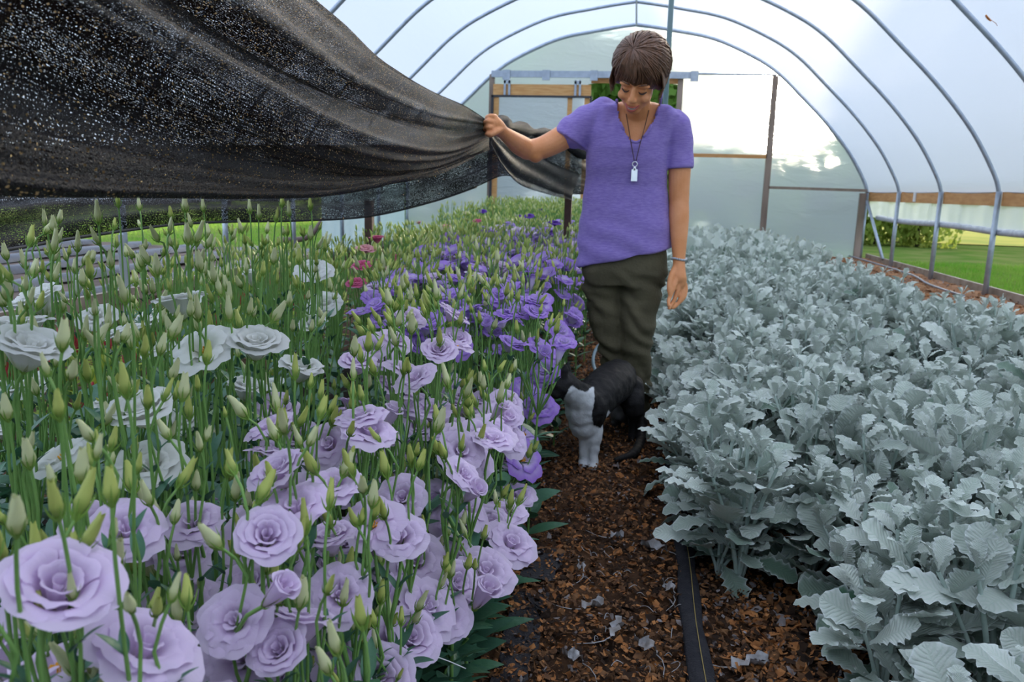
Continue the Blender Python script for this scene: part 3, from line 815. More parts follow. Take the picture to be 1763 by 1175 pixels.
def in_view(x, y, z=.4, m=120):
    v = Vector((x, y, z - CAMH)); c = v.dot(Fv)
    if c < .25: return False
    px = 881.5 + FPX * v.dot(Rr) / c; py = 587.5 - FPX * v.dot(Ur) / c
    mm = m + 120 / c
    return -mm < px < 1763 + mm and -mm < py < 1175 + mm + 150
def put_silver(x, y, hgt, label, group, low=False, sc=1., lean=(0, 0)):
    v = (lowp if low else sil)[rnd.randrange(3 if low else 9)]
    t = empty('dusty_miller', (x, y, 0), rnd.random() * 6.28)
    t.rotation_euler = (lean[1], lean[0], rnd.random() * 6.28)
    tag(t, label, 'silver plant', group)
    o = link('foliage', v[0], t); o2 = link('stem', v[1], t)
    t.scale = (sc, sc, sc * hgt)
    return t
SP = []
y = .72
while y < 13.4:
    dy = .165 if y < 6 else .2
    x = .40 + .05 * math.sin(y * 2.1)
    k = 0
    xe = 2.02 - .03 * math.sin(y)
    while x < xe:
        gap = (1.18 < x < 1.40) if y < 5.5 else False
        if not gap:
            SP.append((x + rnd.uniform(-.05, .05), y + rnd.uniform(-.06, .06)))
        x += .185 if y < 6 else .215
    y += dy
SP = [p for p in SP if in_view(p[0], p[1], .4, 60)]
SP = [p for p in SP if not (p[1] < 1.95 and p[0] < .52) and not (p[1] < 1.5 and p[0] < .62) and not (p[1] < 1.15 and p[0] < .70)]
SP.sort(key=lambda p: p[0] ** 2 + p[1] ** 2)
print('silver plants', len(SP))
NEAR_S = 290
for i, (x, y) in enumerate(SP[:NEAR_S]):
    if x > 1.4: l_, g = 'silver-grey dusty miller plant in the outer strip of the silver bed by the bark chips', 'dusty miller plants in the outer strip'
    elif y < 2.0: l_, g = 'silver-grey dusty miller plant in the foreground of the right bed with broad lobed leaves', 'dusty miller plants in the foreground'
    elif x < .55: l_, g = 'silver-grey dusty miller plant at the aisle edge of the right bed', 'dusty miller plants along the aisle edge'
    elif y < 4.0: l_, g = 'silver-grey dusty miller plant in the middle of the right bed, level with the woman', 'dusty miller plants level with the woman'
    else: l_, g = 'silver-grey dusty miller plant in the right bed behind the woman', 'dusty miller plants behind the woman'
    hg = (.80 if y < 2 else .92) * rnd.uniform(.9, 1.14) * (.88 if x < .55 else 1)
    put_silver(x, y, hg, l_, g, sc=rnd.uniform(.92, 1.08))
# low plants spilling over the aisle edge
y = 1.55
while y < 6.2:
    if y > 2.05:
        xx = (.30 if y < 2.2 else .27 - .02 * min(3, y - 2.2)) + rnd.uniform(-.03, .03)
        put_silver(xx, y, rnd.uniform(.8, 1.05), 'low dusty miller shoot spilling over the edge of the aisle', 'low dusty miller shoots along the aisle', low=True, sc=rnd.uniform(.85, 1.05))
    y += .19
rest = SP[NEAR_S:]
if rest:
    lib = []
    for s_ in range(4):
        fo, st = silver_plant(300 + s_, H=.47, stems=5, lo=True)
        lib.append((np.concatenate(fo.V), np.concatenate(fo.F), np.concatenate(fo.U), np.concatenate(fo.T)))
    q = QB()
    for (x, y) in rest:
        V, F, U, T = lib[rnd.randrange(4)]
        a = rnd.random() * 6.28; c, s_ = math.cos(a), math.sin(a)
        Rz = np.array([[c, -s_, 0], [s_, c, 0], [0, 0, rnd.uniform(.88, 1.15)]])
        q.add(V @ Rz.T + np.array([x, y, 0]), F, U, T)
    o = link('dusty_miller_mass', q.mesh('dusty_miller_mass', M_silver))
    tag(o, 'far dusty miller plants running back to the end wall', 'silver plants', kind='stuff')

# --- lisianthus ------------------------------------------------------------
def petal_mat(name, base, edge, throat=(.55, .66, .30), e0=.55, trans=.35, rand=.08):
    m, nt, ns, ls = new_mat(name)
    out = N(nt, 'ShaderNodeOutputMaterial'); pb = N(nt, 'ShaderNodeBsdfPrincipled')
    pb.inputs['Roughness'].default_value = .6; pb.inputs['Specular IOR Level'].default_value = .25; pb.inputs['Sheen Weight'].default_value = .2
    an = N(nt, 'ShaderNodeAttribute', attribute_name='tint')
    rp = N(nt, 'ShaderNodeValToRGB'); el = rp.color_ramp.elements
    el[0].position = .0; el[0].color = (*throat, 1); el[1].position = 1; el[1].color = (*edge, 1)
    a = el.new(.16); a.color = (*[.5 * (p + q) for p, q in zip(throat, base)], 1)
    a = el.new(.30); a.color = (*base, 1); a = el.new(e0); a.color = (*base, 1)
    oi = N(nt, 'ShaderNodeObjectInfo')
    mr = N(nt, 'ShaderNodeMapRange'); ls.new(oi.outputs['Random'], mr.inputs[0]); mr.inputs[3].default_value = 1 - rand; mr.inputs[4].default_value = 1 + rand * .5
    uv = N(nt, 'ShaderNodeUVMap'); mp = N(nt, 'ShaderNodeMapping'); mp.inputs['Scale'].default_value = (30, 2, 1); ls.new(uv.outputs[0], mp.inputs[0])
    nz = N(nt, 'ShaderNodeTexNoise'); nz.inputs['Scale'].default_value = 1; nz.inputs['Detail'].default_value = 3; ls.new(mp.outputs[0], nz.inputs['Vector'])
    ad = N(nt, 'ShaderNodeMath', operation='MULTIPLY_ADD'); ls.new(nz.outputs[0], ad.inputs[0]); ad.inputs[1].default_value = .22; ls.new(an.outputs['Fac'], ad.inputs[2])
    sb = N(nt, 'ShaderNodeMath', operation='SUBTRACT'); ls.new(ad.outputs[0], sb.inputs[0]); sb.inputs[1].default_value = .11
    ls.new(sb.outputs[0], rp.inputs[0])
    hs = N(nt, 'ShaderNodeHueSaturation'); ls.new(mr.outputs[0], hs.inputs['Value']); ls.new(rp.outputs[0], hs.inputs['Color'])
    ls.new(hs.outputs[0], pb.inputs['Base Color'])
    bn = N(nt, 'ShaderNodeBump'); bn.inputs['Strength'].default_value = .25; bn.inputs['Distance'].default_value = .002; ls.new(nz.outputs[0], bn.inputs['Height']); ls.new(bn.outputs[0], pb.inputs['Normal'])
    tr = N(nt, 'ShaderNodeBsdfTranslucent'); ls.new(hs.outputs[0], tr.inputs[0])
    m3 = N(nt, 'ShaderNodeMixShader'); m3.inputs[0].default_value = trans; ls.new(pb.outputs[0], m3.inputs[1]); ls.new(tr.outputs[0], m3.inputs[2]); ls.new(m3.outputs[0], out.inputs[0])
    return m
PM = {'white': petal_mat('white_petal', (.94, .94, .88), (.96, .96, .93), (.62, .70, .32)),
      'lavender': petal_mat('lavender_petal', (.84, .67, .90), (.88, .73, .94), (.74, .62, .62)),
      'purple': petal_mat('purple_edged_petal', (.78, .66, .92), (.44, .22, .80), (.6, .6, .55), .50),
      'pink': petal_mat('rose_pink_petal', (.66, .12, .26), (.62, .10, .24), (.7, .45, .35)),
      'palepink': petal_mat('pale_pink_petal', (.78, .38, .38), (.80, .36, .40), (.7, .6, .4)),
      'violet': petal_mat('deep_violet_petal', (.12, .03, .38), (.14, .03, .45), (.2, .1, .3)),
      'cream': petal_mat('cream_petal', (.80, .72, .42), (.82, .74, .46), (.7, .7, .3))}
M_bud = mat('bud_green', (.58, .64, .17), .5, None, tintc=(.26, .44, .08), trans=.2, rand=.12, spec=.3)
M_budp = mat('bud_tip_cream', (.76, .78, .44), .5, None, tintc=(.50, .60, .16), trans=.2, rand=.1, spec=.3)
M_stem = mat('lisianthus_stem', (.16, .32, .08), .5, (.21, .38, .10), 30, spec=.3)
M_leaf = mat('lisianthus_leaf', (.045, .14, .075), .45, (.07, .19, .09), 12, .2, 60, trans=.15, rand=.15, tintc=(.08, .20, .13), spec=.4)
M_anther = mat('yellow_anther', (.85, .40, .03), .6)

def petal_patch(qb, R, H, az, wid, flare, ruff, seed, nu=9, nv=8, tw=0, lay=0, m=0, t0=0.0, shape=1.0):
    """one ruffled petal of a cup flower, base at the origin, opening up +Z"""
    r = np.random.default_rng(seed)
    v = np.linspace(0, 1, nv)[:, None]; u = np.linspace(-1, 1, nu)[None, :]
    top = 1 - .13 * np.abs(u) ** 2.4 * v ** 3 + .02 * np.sin(u * 9 + seed) * v ** 4
    vv = v * top
    ang = az + wid * .5 * u * (.35 + .65 * np.sin(np.clip(vv * 1.15, 0, 1) * PI / 2)) * (1 - .12 * vv ** 4) + tw * vv
    rad = R * (.06 + .94 * vv ** shape) * (1 + .05 * np.abs(u) * vv)
    z = H * (np.sin(np.clip(vv, 0, 1) * PI / 2 * (1.0 - .12 * flare)) ** 1.05)
    lip = np.clip((vv - .62) / .38, 0, 1)
    rad = rad + flare * R * .30 * lip ** 1.5
    z = z - flare * H * .28 * lip ** 2
    ph = r.uniform(0, 6.28, 3)
    rf = np.sin(u * 4.2 + ph[0]) * .6 + np.sin(u * 8.3 + ph[1]) * .5 + .32 * np.sin(u * 14 + ph[2])
    z = z + ruff * R * rf * vv ** 3
    rad = rad + ruff * R * .6 * np.sin(u * 5.1 + ph[2]) * vv ** 3
    V = np.stack([rad * np.cos(ang), rad * np.sin(ang), z], -1).reshape(-1, 3)
    U = np.stack([np.broadcast_to(u * .5 + .5 + seed * .37, rad.shape), np.broadcast_to(v, rad.shape)], -1).reshape(-1, 2)
    T = np.broadcast_to(t0 + (1 - t0) * v, rad.shape).ravel().copy()
    qb.add(V, gridF(nv, nu), U, T, m)

def flower_mesh(seed, matl, style='open', lo=False):
    """double lisianthus flower, diameter about 1 unit, base at the origin"""
    r = random.Random(seed); q = QB()
    nu, nv = (5, 4) if lo else (11, 9)
    k = seed * 31
    def layer(n, R, H, wid, flare, ruff, shape, off):
        nonlocal k
        for i in range(n):
            k += 1
            petal_patch(q, R * r.uniform(.92, 1.07), H * r.uniform(.92, 1.06), off + 2 * PI * i / n + r.uniform(-.12, .12), wid, flare * r.uniform(.7, 1.3), ruff, k, nu, nv, r.uniform(-.1, .2), shape=shape)
    if style == 'open':      # wide open, rosette in the middle
        layer(5, .47, .38, 1.75, .9, .065, .95, 0)
        layer(5, .40, .43, 1.7, .7, .075, .95, .6)
        layer(5, .31, .45, 1.6, .55, .085, .95, .2)
        if not lo: layer(3, .14, .44, 1.9, .3, .06, .9, .9); layer(2, .06, .40, 2.2, .2, .05, .8, .1)
    elif style == 'cup':     # upright cup seen from the side
        layer(5, .45, .50, 1.75, .55, .055, .70, 0)
        layer(5, .39, .54, 1.7, .40, .06, .72, .6)
        layer(4, .29, .54, 1.8, .3, .07, .8, .3)
        if not lo: layer(4, .18, .52, 1.9, .2, .07, .8, .3); layer(3, .08, .48, 2.0, .1, .05, .8, .3)
    elif style == 'single':  # fewer petals, throat showing
        layer(5, .46, .34, 1.6, 1.0, .05, 1.1, 0)
        layer(4, .36, .40, 1.5, .7, .06, 1.05, .6)
    elif style == 'half':    # half-open funnel
        layer(4, .22, .72, 2.1, .35, .04, .55, 0)
        layer(3, .17, .74, 2.3, .2, .04, .6, .8)
        layer(2, .09, .70, 2.6, .1, .03, .6, .2)
    me = q.mesh('petals', matl)
    return me
STY = ['open', 'cup', 'open', 'single', 'open', 'half']
def fl_set(c, lo=False):
    return [(flower_mesh(10 + i + 7 * list(PM).index(c), PM[c], s_, lo), s_) for i, s_ in enumerate(STY + (['cup', 'open'] if not lo else []))]
FL = {c: fl_set(c) for c in PM}

def bud_mesh(seed, L=1., fat=.16, m_=0):
    q = QB(); r = random.Random(seed)
    n, k = 10, 11
    V = []; T = []
    for i in range(k):
        t = i / (k - 1)
        rad = fat * (min(1, (t / .34 + .12)) ** .6) * (1 - .62 * max(0, (t - .3) / .7) ** 1.15)
        for j in range(n):
            a = 2 * PI * j / n + t * 2.2
            rr = rad * (1 + .20 * math.cos(3 * a - t * 3) * t)
            V.append((rr * math.cos(a), rr * math.sin(a), L * t * (1 + .05 * math.cos(2 * a + seed) * t))); T.append(max(0, 1 - t * 2.2))
    q.add(np.array(V), tubeF(k, n), None, np.array(T), 0)
    return q.mesh('bud', [M_budp if m_ else M_bud])
def calyx_mesh(seed):
    q = QB(); r = random.Random(seed)
    for i in range(5):
        a = 2 * PI * i / 5 + r.uniform(-.2, .2); L = r.uniform(.32, .62); b = r.uniform(.02, .16)
        P = [(math.cos(a) * (.05 + .12 * math.sin(min(1, t * 2) * PI / 2) + b * t * t), math.sin(a) * (.05 + .12 * math.sin(min(1, t * 2) * PI / 2) + b * t * t), -.04 + L * t) for t in np.linspace(0, 1, 5)]
        q.tube(P, np.array([.028, .030, .022, .013, .003]), 4, 0, 1.)
    q.tube([(0, 0, -.12), (0, 0, -.02), (0, 0, .08)], np.array([.03, .08, .10]), 8, 0, 1.)
    return q.mesh('calyx', M_bud)
BUD = [bud_mesh(1, 1, .155), bud_mesh(2, 1, .13), bud_mesh(3, .9, .17), bud_mesh(4, 1.05, .145, 1), bud_mesh(5, .95, .19, 1), bud_mesh(6, .8, .14)]
CAL = [calyx_mesh(s_) for s_ in range(3)]
def stamen_mesh():
    b = MB()
    for i in range(6):
        a = i * 1.05; b.tube([(0, 0, .05), (.05 * math.cos(a), .05 * math.sin(a), .22)], .008, 4); b.ell((.055 * math.cos(a), .055 * math.sin(a), .24), (.018, .018, .03), 6, 5)
    b.tube([(0, 0, .02), (0, 0, .27)], .012, 5)
    return b.mesh('stamens', M_anther)
STA = stamen_mesh()

def leafP(L, W_, seed):
    t = np.linspace(0, 1, 7)[:, None]; u = np.linspace(-1, 1, 3)[None, :]
    w = W_ * np.sin(PI * np.clip(t * .92 + .06, 0, 1) ** .75) ** .9
    x = w * u; y = L * t + 0 * u; z = .25 * w * np.abs(u) - .35 * L * t ** 2 * .5
    return np.stack([x, y + 0 * x, z + 0 * x], -1).reshape(-1, 3), gridF(7, 3), np.stack([u + 0 * t, t + 0 * u], -1).reshape(-1, 2)
LP = [leafP(1, .25, 0), leafP(1, .31, 1), leafP(1, .17, 2)]

def curve_pts(a, b, bow, n=6):
    a, b = np.array(a, float), np.array(b, float)
    return [a + (b - a) * t + np.array([bow[0], bow[1], 0]) * math.sin(PI * t) for t in np.linspace(0, 1, n)]

def lisianthus(x, y, flowers, buds, color, label, group, leaves=10, hs=.42, detail=True, leafL=.085, merged=None):
    """flowers: (x, y, z, size, dir) in world coordinates; buds likewise. One plant: stem, foliage, flowers, buds."""
    r = rnd
    st, fo = QB(), QB()
    org = np.array([x, y, 0.])
    allp = [np.array(f[:3]) for f in flowers] + [np.array(b[:3]) for b in buds]
    c = np.mean(allp, axis=0)
    fork = np.array([x + (c[0] - x) * .6, y + (c[1] - y) * .6, min(hs, min(p[2] for p in allp) * .72)])
    base = curve_pts((0, 0, 0), fork - org, (r.uniform(-.01, .01), r.uniform(-.01, .01)), 6)
    st.tube(base, np.linspace(.0042, .0034, 6), 5)
    for k in range(leaves):
        q = .12 + .85 * k / leaves; p = base[min(5, int(q * 5))] * (1 - (q * 5 % 1)) + base[min(5, int(q * 5) + 1)] * (q * 5 % 1)
        for sgn in (0, PI):
            L = leafL * r.uniform(.8, 1.35) * (1.1 - .35 * q)
            V, F, U = LP[r.randrange(3)]
            fo.add((V * L) @ rotm(k * 1.57 + sgn + r.uniform(-.3, .3), .55 + r.uniform(-.3, .3), r.uniform(-.3, .3)).T + p, F, U, r.uniform(0, .7))
    fork = fork - org
    def branch(p, d, rad):
        p = np.array(p) - org
        d = np.array(Vector(d).normalized())
        mid = fork + (p - fork) * .5 + np.array([(p - fork)[0] * .25, (p - fork)[1] * .25, 0])
        P = [fork, fork * .55 + mid * .45 + 0, mid, p - d * .05 + 0, p]
        P = [np.array(v) for v in catmull(P, 2)]
        st.tube(P, np.linspace(rad * 1.3, rad, len(P)), 5 if detail else 4)
        if detail and r.random() < .8:
            for sgn in (0, PI):
                V, F, U = LP[2]; L = r.uniform(.02, .045)
                fo.add((V * L) @ rotm(r.uniform(0, 6.28) + sgn, .9, 0).T + P[len(P) // 2], F, U, .3)
    for f_ in flowers: branch(f_[:3], f_[4], .0026)
    for (fx, fy, fz, s_, d) in buds: branch((fx, fy, fz), d, .0018)
    if merged is not None:
        merged[0].append((st, fo, org)); return None
    t = empty('lisianthus_plant', (x, y, 0)); tag(t, label, 'flowering plant', group)
    link('stem', st.mesh('stem', M_stem), t)
    if leaves: link('foliage', fo.mesh('foliage', M_leaf), t)
    for f in flowers:
        fx, fy, fz, s_, d = f[:5]
        sty = f[5] if len(f) > 5 else None
        col = f[6] if len(f) > 6 else color
        cand = [v for v in FL[col] if sty is None or v[1] == sty]
        me, st_ = r.choice(cand)
        o = link('flower', me, t)
        o.matrix_local = Matrix.Translation(Vector((fx, fy, fz)) - Vector(org)) @ Matrix(rot_to(d, r.uniform(0, 6.28)).tolist()).to_4x4() @ Matrix.Scale(s_, 4)
        if detail:
            cx = link('calyx', CAL[r.randrange(3)], o); cx.scale = (.42, .42, .42)
            if st_ in ('single',): link('stamens', STA, o)
    for (fx, fy, fz, s_, d) in buds:
        o = link('bud', BUD[r.randrange(6) if color != 'white' or r.random() < .4 else r.choice((3, 4))], t)
        o.matrix_local = Matrix.Translation(Vector((fx, fy, fz)) - Vector(org)) @ Matrix(rot_to(d, r.uniform(0, 6.28)).tolist()).to_4x4() @ Matrix.Diagonal((s_ * 1.05, s_ * 1.05, s_, 1))
        if detail: link('calyx', CAL[r.randrange(3)], o)
    return t
# ------------------------------------------------------------------ laying out the flower bed on the left
def jd(up=1., ax=0., ay=0., j=.35):
    return (ax + rnd.gauss(0, j), ay + rnd.gauss(0, j), up)
def rbuds(cx, cy, cz, n, spread, zr, size=.040):
    out = []
    for _ in range(n):
        a = rnd.random() * 6.28; q = spread * rnd.uniform(.35, 1)
        out.append((cx + q * math.cos(a), cy + q * math.sin(a), cz + rnd.uniform(*zr), size * rnd.uniform(.7, 1.15), jd(1, .35 * math.cos(a), .35 * math.sin(a), .18)))
    return out
G = {
 'lavF': ('pale lavender lisianthus with ruffled double flowers at the front of the bed beside the camera', 'pale lavender lisianthus at the front of the bed'),
 'lavE': ('pale lavender lisianthus leaning its flowers out over the aisle litter', 'pale lavender lisianthus along the aisle edge'),
 'whiF': ('white lisianthus with ruffled flowers among tall green buds, low at the left', 'white lisianthus nearest the camera'),
 'whiB': ('white lisianthus with tall bud stalks standing under the black cloth', 'white lisianthus under the black cloth'),
 'bud': ('lisianthus with only green buds on tall stalks rising before the black cloth', 'tall budding lisianthus stalks'),
 'purN': ('purple-edged lisianthus between the pale lavender ones and the cat', 'purple-edged lisianthus level with the cat'),
 'purF': ('purple-edged lisianthus in the bed left of the woman', 'purple-edged lisianthus left of the woman'),
 'purA': ('purple-edged lisianthus hanging over the aisle edge near the cat', 'purple-edged lisianthus at the aisle edge by the cat'),
 'pink': ('rose-pink lisianthus flower standing above green buds', 'rose-pink lisianthus'),
 'grn': ('green budding lisianthus without open flowers beside the rose-pink ones', 'green budding lisianthus beside the pink ones'),
}
occupied = []
UL = {(256, 800): 'full white double flower standing lowest of the whites, above the lavender blooms', (540, 466): 'creamy white lisianthus flower highest on its stem, beside the rose-pink ones', (558, 522): 'white lisianthus flower hanging below the creamy white one',
 (100, 1020): 'big out-of-focus lavender bloom nearest the camera at the lower left corner', (250, 1112): 'wide lavender bloom beside the big lower left corner bloom', (90, 1140): 'lavender bloom below the big corner bloom, cut by the bottom of the frame',
 (312, 525): 'white cup-shaped lisianthus bloom behind tall buds, under the middle of the cloth', (441, 595): 'white lisianthus bloom opening sideways, rightmost of the middle row of whites', (348, 598): 'loose open white lisianthus bloom in the middle row of whites',
 (65, 520): 'ruffled white lisianthus bloom farthest back at the left edge', (38, 568): 'white lisianthus bloom behind the largest one at the left edge', (50, 606): 'largest white lisianthus bloom, at the left edge of the frame',
 (8, 678): 'white lisianthus bloom cut off by the left frame edge', (246, 710): 'broad white lisianthus bloom left of a bud pair, low among the whites', (315, 732): 'white lisianthus bloom tucked behind the broad low one', (518, 638): 'white lisianthus bloom nearest the lavender patch',
 (425, 672): 'white lisianthus bloom left of its twin above the lavender patch', (464, 672): 'white lisianthus bloom right of its twin above the lavender patch', (478, 708): 'single lavender bloom standing among the whites',
 (736, 1046): 'large lavender rosette at the aisle edge, low in the picture', (716, 966): 'lavender bloom just above the large rosette at the aisle edge', (804, 872): 'tall double lavender bloom leaning over the aisle edge', (828, 1030): 'half-open pale lavender bloom closest to the aisle litter',
 (486, 856): 'ruffled lavender rosette highest of the front cluster', (432, 1014): 'pale cup-shaped lavender bloom in the front cluster', (590, 1130): 'lavender bloom with a yellow centre at the bottom of the frame', (538, 1146): 'wide open lavender bloom with orange stamens beside the bottom edge',
 (562, 1076): 'darker lavender cup bloom above the yellow-centred one', (464, 1092): 'palest lavender rosette in the front cluster', (680, 675): 'lavender bloom at the top of the pale patch, facing the purple ones', (935, 602): 'purple-edged bloom hanging above the head of the cat',
 (930, 700): 'purple-edged bloom just left of the chest of the cat', (904, 790): 'small purple bloom lowest at the bed edge, below the cat', (985, 545): 'purple bloom reaching out furthest towards the trousers of the woman'}
def hero(px, py, w, col, g, sty=None, d=None, size=.090, up=1., ax=0, ay=-.35, nb=4, zr=(.01, .10), color2=None, j=.2, leaves=9, hs=.40):
    dd = d or FPX * size / w
    p = at(px, py, d=dd)
    if p.z < .32: p = at(px, py, Z=.32)
    di = Vector(jd(up, ax, ay, j)).normalized()
    b = p - di * size * .34; size *= 1.12
    occupied.append((p.x, p.y))
    bx, by = p.x - .05 - ax * .12 + rnd.uniform(-.02, .02), p.y + .03 + rnd.uniform(-.02, .02)
    bx = min(bx, -.22)
    fl = [(b.x, b.y, b.z, size, di, sty, color2 or col)] if sty else [(b.x, b.y, b.z, size, di)]
    if not sty and color2: fl = [(b.x, b.y, b.z, size, di, None, color2)]
    if col == 'lavender' and w < 112 and rnd.random() < .7:     # a second flower of the same plant, tucked beside the first
        p2 = at(px + rnd.choice((-1, 1)) * w * rnd.uniform(.35, .6), py + w * rnd.uniform(.05, .45), d=dd + .05)
        d2 = Vector(jd(up, ax, ay, .3)).normalized(); b2 = p2 - d2 * size * .34
        fl.append((b2.x, b2.y, max(.2, b2.z), size * rnd.uniform(.8, .95), d2, rnd.choice(('open', 'cup')), col))
    return lisianthus(bx, by, fl, rbuds(p.x - .02, p.y + .02, p.z, nb, .06, zr), col, UL.get((px, py), G[g][0]), G[g][1], leaves=leaves, hs=hs, detail=True)
H = [ # px, py, width px, colour, group, style
 (65, 520, 78, 'white', 'whiB', 'cup'), (38, 568, 92, 'white', 'whiB', 'cup'), (50, 606, 115, 'white', 'whiF', 'cup'), (8, 678, 70, 'white', 'whiF', 'cup'),
 (62, 662, 66, 'white', 'whiB', 'open'), (312, 525, 82, 'white', 'whiB', 'cup'), (348, 598, 90, 'white', 'whiB', 'single'), (441, 595, 88, 'white', 'whiB', 'cup'),
 (540, 466, 52, 'white', 'whiB', 'open'), (558, 522, 50, 'white', 'whiB', 'open'), (518, 638, 72, 'white', 'whiB', 'cup'), (425, 672, 66, 'white', 'whiB', 'cup'),
 (464, 672, 54, 'white', 'whiB', 'cup'), (246, 710, 100, 'white', 'whiF', 'cup'), (315, 732, 76, 'white', 'whiF', 'cup'), (196, 702, 60, 'white', 'whiF', 'cup'),
 (256, 800, 100, 'white', 'whiF', 'open'), (4, 742, 50, 'white', 'whiF', 'cup'), (266, 556, 46, 'white', 'whiB', 'cup'), (225, 955, 70, 'white', 'whiF', 'open'),
 (478, 708, 66, 'lavender', 'lavF', 'cup'), (680, 675, 66, 'lavender', 'lavF', 'cup'), (632, 728, 76, 'lavender', 'lavF', 'open'), (652, 762, 66, 'lavender', 'lavF', 'open'),
 (512, 758, 66, 'lavender', 'lavF', 'cup'), (565, 792, 74, 'lavender', 'lavF', 'open'), (608, 700, 50, 'lavender', 'lavF', 'cup'), (486, 856, 92, 'lavender', 'lavF', 'open'),
 (410, 862, 70, 'lavender', 'lavF', 'cup'), (440, 928, 96, 'lavender', 'lavF', 'open'), (478, 962, 92, 'lavender', 'lavF', 'open'), (597, 930, 66, 'lavender', 'lavF', 'cup'),
 (644, 945, 66, 'lavender', 'lavF', 'cup'), (716, 966, 86, 'lavender', 'lavF', 'open'), (736, 1046, 92, 'lavender', 'lavE', 'open'), (692, 1040, 56, 'lavender', 'lavE', 'cup'),
 (782, 962, 66, 'lavender', 'lavE', 'open'), (782, 1008, 60, 'lavender', 'lavE', 'cup'), (804, 872, 74, 'lavender', 'lavE', 'open'), (866, 884, 58, 'lavender', 'lavE', 'open'),
 (842, 905, 50, 'lavender', 'lavE', 'cup'), (792, 792, 66, 'lavender', 'lavE', 'open'), (853, 742, 68, 'lavender', 'lavE', 'open'), (868, 700, 58, 'lavender', 'lavE', 'cup'),
 (100, 1020, 176, 'lavender', 'lavF', 'cup'), (250, 1112, 160, 'lavender', 'lavF', 'open'), (90, 1140, 150, 'lavender', 'lavF', 'single'), (318, 1040, 110, 'lavender', 'lavF', 'open'),
 (432, 1014, 104, 'lavender', 'lavF', 'cup'), (464, 1092, 84, 'lavender', 'lavF', 'open'), (508, 1044, 66, 'lavender', 'lavF', 'single'), (562, 1076, 86, 'lavender', 'lavF', 'cup'),
 (590, 1130, 86, 'lavender', 'lavF', 'single'), (652, 1122, 76, 'lavender', 'lavE', 'open'), (538, 1146, 76, 'lavender', 'lavF', 'single'), (400, 1150, 90, 'lavender', 'lavF', 'single'),
 (318, 930, 76, 'lavender', 'lavF', 'open'), (836, 985, 52, 'lavender', 'lavE', 'open'), (828, 1030, 56, 'lavender', 'lavE', 'half'), (704, 1100, 50, 'lavender', 'lavE', 'cup'),
 (652, 1168, 56, 'lavender', 'lavE', 'cup'), (740, 705, 66, 'lavender', 'lavF', 'open'), (720, 740, 56, 'lavender', 'lavF', 'cup'), (540, 860, 50, 'lavender', 'lavF', 'cup'),
 (590, 850, 56, 'lavender', 'lavF', 'cup'), (352, 985, 70, 'lavender', 'lavF', 'cup'), (280, 940, 50, 'lavender', 'lavF', 'open'), (560, 975, 50, 'lavender', 'lavF', 'half'),
 (880, 935, 44, 'lavender', 'lavE', 'open'), (800, 700, 56, 'lavender', 'lavF', 'open'), (700, 880, 50, 'lavender', 'lavF', 'half'), (690, 830, 56, 'lavender', 'lavF', 'cup'), (745, 860, 50, 'lavender', 'lavF', 'open'),
 (460, 790, 60, 'lavender', 'lavF', 'cup'), (480, 1172, 80, 'lavender', 'lavF', 'cup'), (180, 1030, 80, 'lavender', 'lavF', 'cup'), (770, 745, 56, 'lavender', 'lavF', 'cup'),
 (760, 660, 54, 'lavender', 'lavF', 'open'), (835, 690, 50, 'lavender', 'lavF', 'cup'),
 (935, 602, 52, 'purple', 'purA', 'open'), (938, 640, 48, 'purple', 'purA', 'open'), (930, 700, 50, 'purple', 'purA', 'open'), (905, 670, 44, 'purple', 'purA', 'open'), (985, 545, 36, 'purple', 'purA', 'single'),
 (990, 520, 34, 'purple', 'purA', 'open'), (965, 570, 42, 'purple', 'purA', 'open'), (905, 745, 48, 'purple', 'purA', 'single'), (904, 790, 40, 'purple', 'purA', 'single'), (950, 660, 36, 'purple', 'purA', 'cup'),
 (860, 512, 42, 'purple', 'purF', 'open'), (862, 600, 42, 'purple', 'purN', 'open'), (882, 585, 36, 'purple', 'purN', 'cup'), (690, 487, 28, 'purple', 'purF', 'cup'),
]
for h_ in H:
    px, py, w, col, g, sty = h_
    if g in ('lavE', 'purA'):
        hero(px, py, w, col, g, sty, ax=.5, ay=-.35, up=.8, nb=3, zr=(-.01, .07), leaves=7, hs=.25)
    elif col == 'white':
        hero(px, py, w, col, g, sty, nb=5, zr=(.0, .13), ay=-.15 if sty == 'cup' else -.6, leaves=10)
    elif col == 'purple':
        hero(px, py, w, col, g, sty, nb=4, zr=(.0, .08))
    else:
        hero(px, py, w, col, g, sty, nb=3, zr=(.0, .08), ay=rnd.choice((-.1, -.25, -.5)), ax=.1, j=.3)
